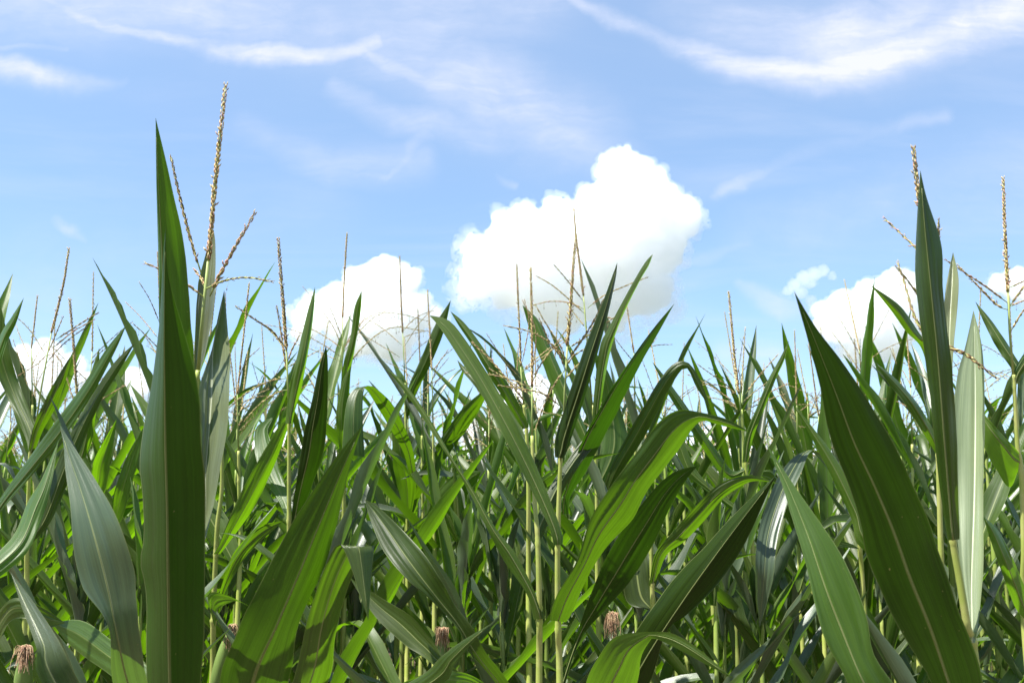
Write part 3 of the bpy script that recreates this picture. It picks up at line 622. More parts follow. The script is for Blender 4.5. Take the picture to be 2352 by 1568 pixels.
hero_tassel(pq, 2.0, [(2304, 410), (2307, 500), (2311, 590), (2315, 672)], [(2319, 760), (2328, 870)],
            [([(2172, 597), (2210, 622), (2260, 655), (2314, 695)], 'p', .9), ([(2200, 610), (2240, 650), (2290, 700), (2318, 712)], 's', 1.0), ([(2380, 620), (2350, 660), (2320, 702)], 's', 1.0), ([(2380, 690), (2350, 715), (2322, 760)], 's', .9)], r=.0018, thick=1.6, seed=13)

# ---- left middle
ph_ = hero_plant('corn plant with a thick tan tassel spike and dark rolled leaves, left of centre', ground(664, 1568, 2.3))
hero_stalk(ph_, [(664, 940, 2.3), (664, 973, 2.3), (664, 1190, 2.3), (664, 1400, 2.3)], .0095, .0055, [(664, 973, 2.3), (664, 1192, 2.3)])
hero_leaf(ph_, [(656, 973), (657, 955), (665, 887), (682, 820), (694, 767), (709, 705), (724, 658)], [(671, 973), (677, 945), (692, 894), (703, 835), (714, 770), (722, 702), (724, 658)], [2.28, 2.22, 2.22], e=(.02, .03), mid=.6)
hero_leaf(ph_, [(668, 1204), (675, 1140), (692, 1035), (701, 983), (718, 913), (732, 846), (749, 794)], [(690, 1190), (718, 1110), (743, 1040), (750, 971), (753, 899), (753, 830), (749, 794)], [2.28, 2.18, 2.15], e=(.01, .012), mid=.35, label='dark upright leaf with a lit left margin', mat=M_LEAF3)
hero_leaf(ph_, [(658, 1195), (640, 1150), (600, 1090), (585, 1030), (590, 980), (630, 955)], [(668, 1195), (665, 1150), (640, 1070), (620, 1010), (615, 985), (630, 955)], [2.3, 2.4, 2.5], rib=False)
hero_tassel(ph_, 2.3, [(639, 550), (645, 630), (652, 720), (658, 805)], [(661, 880), (664, 945)],
            [([(636, 705), (645, 760), (655, 830), (662, 868)], 'd', 1.1), ([(542, 704), (580, 730), (625, 760), (657, 800)], 'd', 1.0), ([(527, 935), (570, 900), (620, 875), (660, 868)], 's', .9, .5), ([(562, 965), (600, 925), (640, 900), (662, 895)], 's', .8, .5),
             ([(688, 770), (672, 800), (660, 830)], 'p', .9), ([(716, 882), (695, 890), (664, 920)], 'd', .7)], r=.0021, thick=1.8, seed=15)

pb = hero_plant('corn plant with a thin yellow stalk and one glowing yellow green leaf', ground(488, 1568, 2.45))
hero_stalk(pb, [(508, 930, 2.45), (510, 1110, 2.45), (500, 1200, 2.45), (496, 1268, 2.45), (490, 1420, 2.45), (486, 1600, 2.45)], .0095, .005, [(496, 1270, 2.45), (490, 1424, 2.45)])
hero_leaf(pb, [(490, 1272), (503, 1250), (534, 1172), (586, 1070), (624, 1006), (645, 975), (664, 956)], [(506, 1272), (528, 1242), (579, 1172), (618, 1095), (645, 1030), (660, 985), (664, 956)], [2.43, 2.35, 2.32], e=(.0, .02), mid=.55, label='yellow green leaf glowing in the sun')
hero_leaf(pb, [(488, 1425), (509, 1345), (534, 1274), (570, 1230), (605, 1205), (650, 1196)], [(500, 1425), (520, 1355), (560, 1285), (590, 1250), (622, 1222), (650, 1196)], [2.42, 2.3, 2.2], e=(-.01, .0))
hero_leaf(pb, [(494, 1440), (500, 1400), (540, 1380), (574, 1392)], [(490, 1430), (478, 1364), (520, 1366), (574, 1392)], [2.42, 2.3, 2.2], rib=False)
hero_ear(pb, 532, 1432, 2.4, (.25, -.2, 1))

pi_ = hero_plant('corn plant with a slender tassel before the small cloud and a hooked leaf', ground(785, 1500, 2.6))
hero_stalk(pi_, [(784, 900, 2.6), (786, 960, 2.6), (790, 1150, 2.6), (790, 1400, 2.6)], .0095, .0045, [(786, 958, 2.6)])
hero_leaf(pi_, [(776, 960), (779, 925), (788, 839), (805, 774), (814, 707), (831, 666)], [(790, 960), (790, 945), (800, 887), (812, 815), (823, 755), (830, 700), (831, 666)], [2.58, 2.52, 2.5], e=(.01, .01), label='bright yellow green leaf tip in front of the small cloud')
hero_leaf(pi_, [(940, 1090), (925, 1035), (885, 965), (855, 915), (838, 892), (815, 892), (795, 930), (785, 1040)], [(955, 1080), (945, 1020), (912, 945), (880, 905), (852, 886), (836, 896), (833, 960), (838, 1050)], [2.7, 2.6, 2.5, 2.42, 2.4], e=(.01, .01), n=44, label='dark leaf folded over into a hook')
hero_leaf(pi_, [(790, 1120), (778, 1020), (772, 950), (785, 880), (806, 840)], [(800, 1120), (796, 1010), (798, 950), (803, 895), (806, 840)], [2.58, 2.5, 2.5], e=(.01, .01), rib=False)
hero_tassel(pi_, 2.6, [(797, 536), (793, 600), (789, 670), (787, 730)], [(786, 840), (785, 905)],
            [([(697, 660), (730, 700), (765, 750), (785, 795)], 's', .6), ([(752, 692), (768, 730), (785, 775)], 's', .7), ([(912, 712), (860, 722), (820, 750), (788, 800)], 'y', .6, .2), ([(985, 738), (900, 718), (850, 735), (788, 810)], 'y', .6, .2),
             ([(975, 760), (900, 752), (840, 790), (790, 850)], 'y', .8, .2), ([(614, 746), (680, 760), (740, 790), (785, 820)], 's', .6, .1), ([(650, 780), (710, 800), (784, 830)], 's', .5)], r=.0013, thick=1.35, seed=17)

pj = hero_plant('corn plant with a tan spike and two dark side branches right of the small cloud', ground(930, 1400, 3.0))
hero_stalk(pj, [(930, 880, 3.0), (932, 960, 3.0), (936, 1150, 3.0), (936, 1400, 3.0)], .0098, .0048, [(932, 960, 3.0)])
hero_leaf(pj, [(926, 960), (938, 890), (968, 820), (1000, 745), (1036, 688)], [(936, 965), (956, 905), (990, 835), (1020, 760), (1036, 688)], [3.0, 2.95, 2.95], e=(.01, .01), rib=False)
hero_leaf(pj, [(930, 1180), (905, 1080), (900, 1000), (896, 930)], [(945, 1180), (955, 1100), (925, 1000), (896, 930)], [3.0, 2.9, 2.9], e=(.02, .0), rib=False)
hero_leaf(pj, [(936, 1150), (960, 1090), (1010, 1010), (1060, 940), (1105, 900), (1118, 880)], [(945, 1165), (985, 1110), (1040, 1030), (1080, 975), (1112, 920), (1118, 880)], [3.0, 2.9, 2.85], e=(.0, .03), mid=.3, label='rolled leaf leaning right with a grey sheen')
hero_leaf(pj, [(930, 1250), (975, 1190), (1010, 1120), (1060, 1080), (1105, 1082)], [(940, 1300), (1000, 1270), (1050, 1190), (1085, 1130), (1105, 1082)], [3.0, 2.85, 2.8], e=(.01, .01), label='broad bright leaf in the middle of the crowd')
hero_tassel(pj, 3.0, [(918, 590), (920, 650), (922, 710), (925, 765)], [(928, 830), (930, 890)],
            [([(845, 733), (880, 755), (923, 792)], 's', .7), ([(826, 765), (870, 790), (918, 820)], 's', .6), ([(1002, 702), (965, 740), (929, 795)], 's', .6), ([(1000, 770), (960, 800), (930, 840)], 'd', .6)], r=.0014, thick=1.5, seed=19)

pk = hero_plant('corn plant with a fat tan tassel spike standing alone against the blue, right of centre', ground(1738, 1500, 2.7))
hero_stalk(pk, [(1703, 940, 2.7), (1712, 1060, 2.7), (1726, 1230, 2.7), (1734, 1330, 2.7), (1740, 1500, 2.7)], .0098, .0045, [(1712, 1060, 2.7), (1733, 1338, 2.7)])
hero_leaf(pk, [(1705, 1062), (1712, 1000), (1740, 930), (1765, 870), (1790, 825), (1812, 782)], [(1718, 1060), (1730, 1005), (1757, 935), (1782, 870), (1802, 825), (1812, 782)], [2.68, 2.65, 2.65], e=(.01, .015))
hero_leaf(pk, [(1704, 1090), (1663, 1095), (1603, 1012), (1541, 916), (1515, 865), (1498, 830)], [(1716, 1070), (1682, 1080), (1637, 1020), (1573, 927), (1525, 862), (1498, 830)], [2.7, 2.6, 2.6], e=(.0, .02), label='dark narrow leaf leaning left')
hero_leaf(pk, [(1720, 1200), (1600, 1110), (1570, 1085), (1545, 1010), (1520, 950)], [(1728, 1190), (1640, 1120), (1600, 1080), (1565, 1005), (1520, 950)], [2.7, 2.75, 2.8], e=(.01, .01), rib=False)
hero_leaf(pk, [(1728, 1345), (1690, 1390), (1650, 1380), (1655, 1330), (1668, 1300)], [(1736, 1340), (1750, 1480), (1715, 1420), (1690, 1340), (1668, 1300)], [2.65, 2.55, 2.6], rib=False)
hero_tassel(pk, 2.7, [(1674, 673), (1680, 740), (1688, 830), (1697, 905)], [(1700, 930), (1703, 955)],
            [([(1602, 836), (1635, 860), (1670, 885), (1692, 915)], 's', .7), ([(1786, 815), (1750, 855), (1712, 905)], 's', .9), ([(1810, 880), (1760, 905), (1722, 930)], 'p', .8, .1), ([(1580, 860), (1630, 885), (1690, 925)], 'p', .7), ([(1800, 905), (1760, 920), (1705, 945)], 'p', .7)], r=.0017, thick=1.7, seed=21)

pm = hero_plant('corn plant with a silvery leaf hooked over to the left, before the huge dark leaf', ground(1990, 1500, 2.35))
hero_stalk(pm, [(1962, 1050, 2.35), (1965, 1130, 2.35), (1975, 1250, 2.35), (1985, 1400, 2.35)], .0095, .006, [(1968, 1160, 2.35)])
hero_leaf(pm, [(1962, 1175), (1935, 1130), (1895, 1070), (1868, 1040), (1845, 1036), (1810, 1062), (1775, 1120), (1742, 1220), (1735, 1330), (1745, 1440)],
          [(1975, 1165), (1955, 1110), (1915, 1055), (1880, 1034), (1858, 1040), (1840, 1085), (1812, 1150), (1785, 1240), (1775, 1330), (1745, 1440)], [2.35, 2.3, 2.2, 2.1, 2.1], e=(-.008, -.008), n=48, label='silvery leaf hooked over to the left', mat=M_LEAF2)
hero_leaf(pm, [(1960, 1250), (1880, 1220), (1830, 1180), (1780, 1090), (1762, 1078), (1720, 1090)], [(1975, 1260), (1900, 1250), (1840, 1220), (1790, 1130), (1765, 1100), (1720, 1090)], [2.35, 2.3, 2.3], rib=False)

pn = hero_plant('corn plant with a bright leaf arching right behind the half lit leaf', ground(1500, 1560, 2.2))
hero_stalk(pn, [(1494, 1150, 2.2), (1497, 1310, 2.2), (1499, 1400, 2.2), (1500, 1560, 2.2)], .0098, .008, [(1498, 1340, 2.2)])
hero_leaf(pn, [(1490, 1345), (1506, 1270), (1550, 1215), (1595, 1165), (1640, 1120), (1685, 1096), (1730, 1092), (1790, 1110)], [(1506, 1345), (1530, 1275), (1575, 1240), (1622, 1190), (1660, 1145), (1700, 1117), (1735, 1104), (1790, 1110)], [2.2, 2.12, 2.08], e=(.0, .022), label='bright translucent leaf arching right')
hero_leaf(pn, [(1488, 1400), (1440, 1380), (1430, 1300), (1450, 1200), (1470, 1140)], [(1508, 1400), (1500, 1330), (1490, 1270), (1480, 1200), (1470, 1140)], [2.2, 2.25, 2.3], rib=False)
hero_ear(pn, 1410, 1405, 2.25, (-.2, -.1, 1))

# ---- left edge
pl_ = hero_plant('corn plant at the left picture edge, long bright leaf leaning right', ground(60, 1568, 2.3))
hero_stalk(pl_, [(72, 1020, 2.3), (68, 1060, 2.3), (62, 1250, 2.3), (56, 1450, 2.3)], .0098, .0048, [(70, 1035, 2.3)])
hero_leaf(pl_, [(-60, 1240), (0, 1145), (60, 1060), (130, 965), (190, 885), (245, 800), (291, 745)], [(-60, 1290), (0, 1178), (70, 1095), (150, 1000), (215, 900), (265, 805), (291, 745)], [2.3, 2.2, 2.15], e=(.02, .0), mid=.6, label='long leaf leaning right with a grey upper edge')
hero_leaf(pl_, [(64, 1040), (75, 985), (105, 915), (135, 860), (168, 808)], [(78, 1040), (98, 990), (130, 930), (152, 870), (168, 808)], [2.3, 2.25, 2.25], e=(.0, .02))
hero_leaf(pl_, [(56, 1240), (90, 1190), (125, 1080), (160, 1000), (210, 910), (260, 835), (311, 786)], [(70, 1250), (115, 1200), (160, 1100), (190, 1020), (230, 925), (275, 850), (311, 786)], [2.3, 2.35, 2.4], e=(.01, .01))
hero_leaf(pl_, [(66, 1060), (60, 1010), (20, 920), (-10, 850), (-20, 790), (2, 700)], [(74, 1060), (90, 1000), (50, 900), (25, 820), (15, 760), (2, 700)], [2.3, 2.4, 2.4], rib=False)
hero_tassel(pl_, 2.35, [(158, 571), (148, 640), (132, 710), (118, 765)], [(95, 890), (74, 1030)], [([(226, 718), (190, 740), (128, 780)], 's', .9), ([(215, 735), (170, 760), (120, 800)], 'p', .8), ([(30, 720), (70, 760), (108, 820)], 'd', .6)], r=.0016, thick=1.4, seed=23)
hero_ear(pl_, 58, 1480, 2.2, (.1, -.3, 1), .17, .021)

pl2 = hero_plant('corn plant with a brown tassel spike and an upright leaf, second from the left edge', ground(190, 1500, 2.5))
hero_stalk(pl2, [(184, 990, 2.5), (186, 1050, 2.5), (190, 1300, 2.5)], .0098, .0048, [(186, 1050, 2.5)])
hero_leaf(pl2, [(180, 1050), (184, 1000), (195, 930), (208, 860), (228, 798)], [(194, 1052), (212, 1010), (222, 930), (228, 860), (228, 798)], [2.48, 2.45, 2.45], e=(.01, .01))
hero_leaf(pl2, [(180, 1180), (206, 1110), (215, 1060), (240, 1010), (268, 962)], [(196, 1185), (240, 1130), (252, 1070), (262, 1010), (268, 962)], [2.5, 2.4, 2.4], e=(-.02, -.005), rib=False)
hero_leaf(pl2, [(186, 1180), (245, 1195), (262, 1130), (290, 1050), (330, 980)], [(196, 1220), (270, 1205), (300, 1120), (318, 1050), (330, 980)], [2.5, 2.4, 2.4], rib=False)
hero_tassel(pl2, 2.5, [(160, 688), (168, 780), (175, 880), (181, 960)], [(183, 990), (184, 1000)], [([(130, 815), (100, 830), (60, 850), (0, 885)][::1] + [(178, 900)], 'p', .8) if False else ([(30, 870), (80, 840), (130, 815), (176, 940)], 'p', .7), ([(236, 890), (210, 920), (183, 965)], 's', .7)], r=.0019, thick=1.6, seed=25)

pl3 = hero_plant('corn plant cut by the left picture edge, dark pointed leaf tip', ground(-30, 1500, 1.8))
hero_stalk(pl3, [(-32, 900, 1.8), (-30, 1100, 1.8), (-30, 1500, 1.8)], .0098, .0055)
hero_leaf(pl3, [(-36, 920), (-25, 850), (0, 770), (25, 730), (55, 683)], [(-24, 920), (-5, 860), (15, 790), (38, 740), (55, 683)], [1.8, 1.8, 1.8], e=(.015, .0))
hero_leaf(pl3, [(-40, 1300), (30, 1230), (65, 1150), (95, 1100), (135, 1010)], [(-20, 1340), (60, 1270), (100, 1180), (118, 1110), (135, 1010)], [1.8, 1.9, 2.0], e=(.03, .0))
hero_leaf(pl3, [(-40, 1480), (0, 1400), (40, 1372), (100, 1395), (150, 1430)], [(-20, 1520), (20, 1430), (60, 1420), (110, 1440), (150, 1430)], [1.8, 1.7, 1.7], rib=False)

for args in [
    (572, 545, 653, 905, 2.5, 'thin tan spike beside the yellow green leaf', 's', [([(518, 675), (520, 740), (530, 860)], 's'), ([(595, 800), (565, 830), (545, 880)], 's')]),
    (362, 372, 580, 800, 2.6, 'pale tassel half hidden by the broad upright leaf', 's', [([(321, 650), (345, 690), (366, 740)], 'd'), ([(290, 695), (325, 730), (366, 780)], 'p')]),
    (982, 992, 668, 850, 2.9, 'thin spike between the two clouds', 's', [([(1030, 822), (1000, 860), (976, 905)], 'd'), ([(1040, 800), (1010, 830), (990, 880)], 's')]),
    (960, 966, 710, 870, 3.2, 'brown spike left of the long leaning leaf', 'd', [([(925, 840), (945, 880), (966, 920)], 's')]),
    (1440, 1456, 705, 810, 3.0, 'short tan spike between two rolled leaves', 's', [([(1500, 770), (1475, 800), (1460, 840)], 's'), ([(1400, 760), (1430, 800), (1455, 830)], 's')]),
    (1825, 1830, 760, 930, 3.3, 'thin upright spike left of the huge dark leaf', 's', [([(1795, 900), (1812, 930), (1830, 960)], 's')]),
    (1858, 1880, 790, 955, 3.1, 'leaning tan spike beside the huge dark leaf', 's', [([(1905, 880), (1890, 920), (1880, 970)], 's')]),
    (1963, 1970, 780, 890, 3.2, 'short brown spike right of the huge dark leaf', 'd', [([(2000, 890), (1985, 910), (1972, 930)], 's')]),
    (2082, 2092, 760, 890, 3.0, 'thin spikes left of the upright leaf at right', 's', [([(2045, 800), (2065, 850), (2090, 920)], 's'), ([(2030, 860), (2060, 900), (2092, 940)], 'p')]),
    (86, 72, 680, 800, 3.0, 'short tan spike near the left edge', 's', [([(30, 780), (50, 840), (68, 900)], 's'), ([(120, 830), (95, 860), (70, 920)], 'p')]),
    (1190, 1186, 800, 900, 3.4, 'low spike behind the central stalks', 's', [([(1160, 850), (1175, 890), (1186, 930)], 's')]),
]:
    x0, x1, y0, y1, d_, lab, kd, brs = args
    q = hero_plant('corn plant with a ' + lab, ground(x1 + 6, 1400, d_))
    hero_stalk(q, [(x1 + 3, y1 + 130, d_), (x1 + 4, y1 + 220, d_), (x1 + 6, 1300, d_)], .0098, .0045, [(x1 + 4, y1 + 200, d_)])
    hero_tassel(q, d_, [(x0, y0), (x0 * .66 + x1 * .34, y0 * .66 + y1 * .34), (x0 * .33 + x1 * .67, y0 * .33 + y1 * .67), (x1, y1)], [(x1 + 1, y1 + 50), (x1 + 3, y1 + 140)], [(b, k_, .65) for b, k_ in brs], r=.0014, thick=1.25, seed=int(x0), mat={'s': (0, 0, 0, 2, 3), 'd': (3, 3, 0)}[kd])
    rr_ = random.Random(int(x0))
    for i in range(6):
        sgn = 1 if i % 2 else -1
        vs_, fs_, uv_ = leaf_shape(rng=rr_, n=18, k=4, **dict(make_leaf_params(rr_, i < 2), kink=False, droop=0, bend=rr_.uniform(0, .2)))
        o = mesh_obj('leaf', vs_, fs_, M_LEAF2 if rr_.random() < .25 else M_LEAF, q, uv_)
        o.location = P(x1 + 4, y1 + 190 + i * 110, d_) - q.location; o.rotation_euler = (0, 0, (0 if sgn > 0 else math.pi) + rr_.uniform(-.6, .6))


# ------------------------------------------------------------------ background plants
def bg_spec(seed, top, with_tassel=True):
    """numbers of one plant: where its leaves start, how they run"""
    rng = random.Random(seed); sp = dict(leaves=[], lean=(rng.uniform(-.03, .03), rng.uniform(-.03, .03)))
    flag = top - (rng.uniform(.46, .56) if with_tassel else .32); z = flag; az = rng.uniform(0, 6.28) if with_tassel else rng.choice((0, math.pi)); i = 0
    while z > 0.45 and i < 9:
        sp['leaves'].append((z, az + rng.uniform(-.3, .3), make_leaf_params(rng, i < 2), rng.randrange(10 ** 6)))
        az += math.pi; z -= rng.uniform(.13, .19); i += 1
    if not with_tassel:
        for j in range(3):
            kw = make_leaf_params(rng, True); kw.update(ang0=math.radians(rng.uniform(3, 11)), kink=False, droop=0, bend=rng.uniform(.1, .5), roll=rng.uniform(1.2, 2.0), width=rng.uniform(.032, .046), length=rng.uniform(.20, .34))
            sp['leaves'].append((flag - .015 * (j + 1), az + j * 2.1, kw, rng.randrange(10 ** 6)))
    sp['flag'] = flag; sp['top'] = top; sp['tassel'] = with_tassel; sp['seed'] = seed
    return sp
def sx(sp, z): return Vector((sp['lean'][0] * z, sp['lean'][1] * z, z))
def bg_stalk(acc, sp, seg):
    zs_ = [0, .4] + sorted(l[0] for l in sp['leaves']) + ([sp['flag'] + .12] if sp['tassel'] else [])
    pts = []; rad = []
    for z in zs_:
        r = 0.0120 - 0.0090 * (z / max(zs_)) ** 1.8
        if seg > 4 and z not in (0, .4, zs_[-1]):
            for dz_, g in ((-.01, .95), (-.002, 1.3), (.004, 1.25), (.05, 1.18), (.09, 1.0)): pts.append(sx(sp, z + dz_)); rad.append(r * g)
        else: pts.append(sx(sp, z)); rad.append(r)
    tube(acc, pts, rad, seg)
def bg_tassel(acc, sp, low=False, branches=True):
    rng = random.Random(sp['seed'] + 5); b = sx(sp, sp['flag'] + .11); top = sp['top']
    ln = top - b.z; s0 = b + Vector((0, 0, ln * .42)); lean = Vector((rng.uniform(-.04, .04), rng.uniform(-.04, .04), 0))
    tube(acc, [b, s0], [.0022, .0016], 4 if low else 6, 1)
    def axis(p, th, dn):
        if low:
            tube(acc, p, [.0011 + .0020 * th * (0.6 + .4 * (i % 2)) * (1 - .6 * i / len(p)) for i in range(len(p))], 3, rng.choice((0, 0, 2)), False)
        else: tassel_axis(acc, p, .0012 if th > 1 else .0007, rng, dn, th, 0.03)
    axis([s0 + (lean + Vector((0, 0, ln * .58))) * (i / 7) for i in range(8)], 1.3, 1.3)
    out = []
    for i in range(rng.randint(4, 7)):
        a = rng.uniform(0, 6.28); z = rng.uniform(.12, .48); p0 = b + (s0 - b) * (z / .5) if z < .5 else s0
        el = rng.uniform(.5, 1.1); L = rng.uniform(.13, .22); dr = rng.uniform(-.1, 1.0)
        pts = []; p = Vector(p0); e_ = el
        for j in range(9):
            pts.append(Vector(p)); p = p + Vector((math.cos(a) * math.sin(e_), math.sin(a) * math.sin(e_), math.cos(e_))) * L / 8; e_ += dr / 8
        out.append(pts)
    return out, axis
BG_LABEL = 'green corn plant with thin tan tassel in the crowd behind the front plants'
BG_GROUP = 'corn plants crowding the field behind'
def proto_full(seed, top, tassel=True):
    sp = bg_spec(seed, top, tassel)
    root = empty('corn_plant', (0, 0, 0), BG_LABEL, 'corn plant', BG_GROUP)
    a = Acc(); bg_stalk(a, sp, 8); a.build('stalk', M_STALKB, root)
    for (z, az, kw, sd) in sp['leaves']:
        vs, fs, uv = leaf_shape(rng=random.Random(sd), n=18, k=4, **kw)
        o = mesh_obj('leaf', vs, fs, M_LEAF2 if random.Random(sd + 1).random() < .36 else M_LEAF, root, uv); o.location = sx(sp, z); o.rotation_euler = (0, 0, az)
    if tassel:
        a = Acc(); brs, axis = bg_tassel(a, sp); t = a.build('tassel', TM, root)
        rng = random.Random(seed + 9)
        for pts in brs:
            a = Acc(); tassel_axis(a, pts, .0009, rng, .85, 1.0, 0.10, rng.choice(((0, 0, 2, 3), (0, 0, 0, 2), (3, 3, 0)))); a.build('branch', TM, t)
    return root
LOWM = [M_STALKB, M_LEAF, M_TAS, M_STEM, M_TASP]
def low_geo(sp, acc, xf=None, n=9, k=1):
    """whole plant in one mesh, material slots of LOWM"""
    a = Acc(); bg_stalk(a, sp, 4); acc.add([xf @ Vector(q) for q in a.v] if xf else a.v, a.f, 0, a.uv)
    for (z, az, kw, sd) in sp['leaves']:
        vs, fs, uv = leaf_shape(rng=random.Random(sd), n=n, k=k, **kw)
        M_ = Matrix.Translation(sx(sp, z)) @ Matrix.Rotation(az, 4, 'Z')
        if xf: M_ = xf @ M_
        acc.add([M_ @ q for q in vs], fs, 1, uv)
    if sp['tassel']:
        a = Acc(); brs, axis = bg_tassel(a, sp, True)
        for pts in brs: axis(pts, .55, .5)
        vs = [xf @ Vector(q) for q in a.v] if xf else a.v
        b = len(acc.v); acc.v += [tuple(q) for q in vs]; acc.uv += a.uv
        acc.f += [tuple(i + b for i in q) for q in a.f]; acc.m += [{0: 2, 1: 3, 2: 4, 3: 2}[q] for q in a.m]
def dup(o, parent=None):
    c = o.copy(); COL.objects.link(c)
    if parent is not None: c.parent = parent
    for ch in o.children: dup(ch, c)
    return c
brng = random.Random(21)
full = [proto_full(100 + i, 2.36 + 0.04 * (i % 4)) for i in range(9)]
short = [proto_full(150 + i, 1.74 + 0.04 * (i % 3), False) for i in range(6)]
used = set()
lowp = []
for i in range(10):
    sp = bg_spec(300 + i, 2.40 + .03 * (i % 5)); a = Acc(); low_geo(sp, a, None, 12, 2); lowp.append((sp, a))
low_obj = [a.build('corn_plant', LOWM) for sp, a in lowp]
for o in low_obj:
    o['label'] = BG_LABEL; o['category'] = 'corn plant'; o['group'] = BG_GROUP
def place(src, x, y, sc=1.0, rz=None):
    if src in used: o = dup(src)
    else: used.add(src); o = src
    o.location = (x, y, 0); o.scale = (sc, sc, sc)
    o.rotation_euler = (brng.uniform(-.03, .03), brng.uniform(-.03, .03), brng.uniform(0, 6.28) if rz is None else rz)
    return o
spots = []
row = 0; yy = 2.3
while yy < 16.5:
    half = yy * 0.56 + 0.45
    x = -half + brng.uniform(0, .2)
    while x < half:
        spots.append((x + brng.uniform(-.05, .05), yy + brng.uniform(-.09, .09)))
        x += brng.uniform(.15, .24) * (1 if yy < 6 else 1.15)
    yy += 0.42 if yy < 3 else 0.52; row += 1
spots.sort(key=lambda s: s[1])
near_n = 0; total = 0; far = Acc()
def zone(o, kind, x, y):
    t = x / y
    where = 'left of the pale central stalks' if t < -0.09 else ('behind the pale central stalks' if t < 0.16 else 'right of the pale central stalks')
    what = {'short': 'leafy corn plant without a tassel, low down', 'full': 'tasselled corn plant in the nearer crowd', 'low': 'small distant corn plant with a thin tassel'}[kind]
    o['label'] = what + ' ' + where
    o['group'] = {'short': 'low leafy corn plants ', 'full': 'tasselled corn plants crowding ', 'low': 'distant corn plants '}[kind] + where
HERO_N = len([o for o in COL.objects if o.name.startswith('corn_plant') and o.get('group') == 'front corn plants'])
for (x, y) in spots:
    brng.seed(int(x * 1000) * 7919 + int(y * 1000))
    if y < 3.6 and abs(x / y + 0.118) < 0.035: continue
    if y < 3.0:
        if y < 2.35 and brng.random() < .35: continue
        zone(place(brng.choice(short), x, y, brng.uniform(.93, 1.06), brng.choice((0, math.pi)) + brng.uniform(-.45, .45)), 'short', x, y); total += 1
    elif y < 5.6:
        zone(place(brng.choice(full), x, y, brng.uniform(.92, 1.0)), 'full', x, y); total += 1
    elif total < 300 - HERO_N:
        zone(place(brng.choice(low_obj), x, y, brng.uniform(.93, 1.03)), 'low', x, y); total += 1
    else:
        sp = lowp[brng.randrange(len(lowp))][0]; s_ = brng.uniform(.93, 1.03)
        xf = Matrix.Translation((x, y, 0)) @ Matrix.Rotation(brng.uniform(0, 6.28), 4, 'Z') @ Matrix.Scale(s_, 4)
        low_geo(sp, far, xf, 7, 1)
fo = far.build('far_corn', LOWM); fo['kind'] = 'stuff'; fo['label'] = 'distant rows of green corn merging at the back of the field'
print('PLANTS', total, 'heroes', HERO_N, 'far tris', len(far.f))

# ------------------------------------------------------------------ ground
gm = mesh_obj('ground', [(-9000, -9000, 0), (9000, -9000, 0), (9000, 9000, 0), (-9000, 9000, 0)], [(0, 1, 2, 3)], M_SOIL)
gm['kind'] = 'structure'

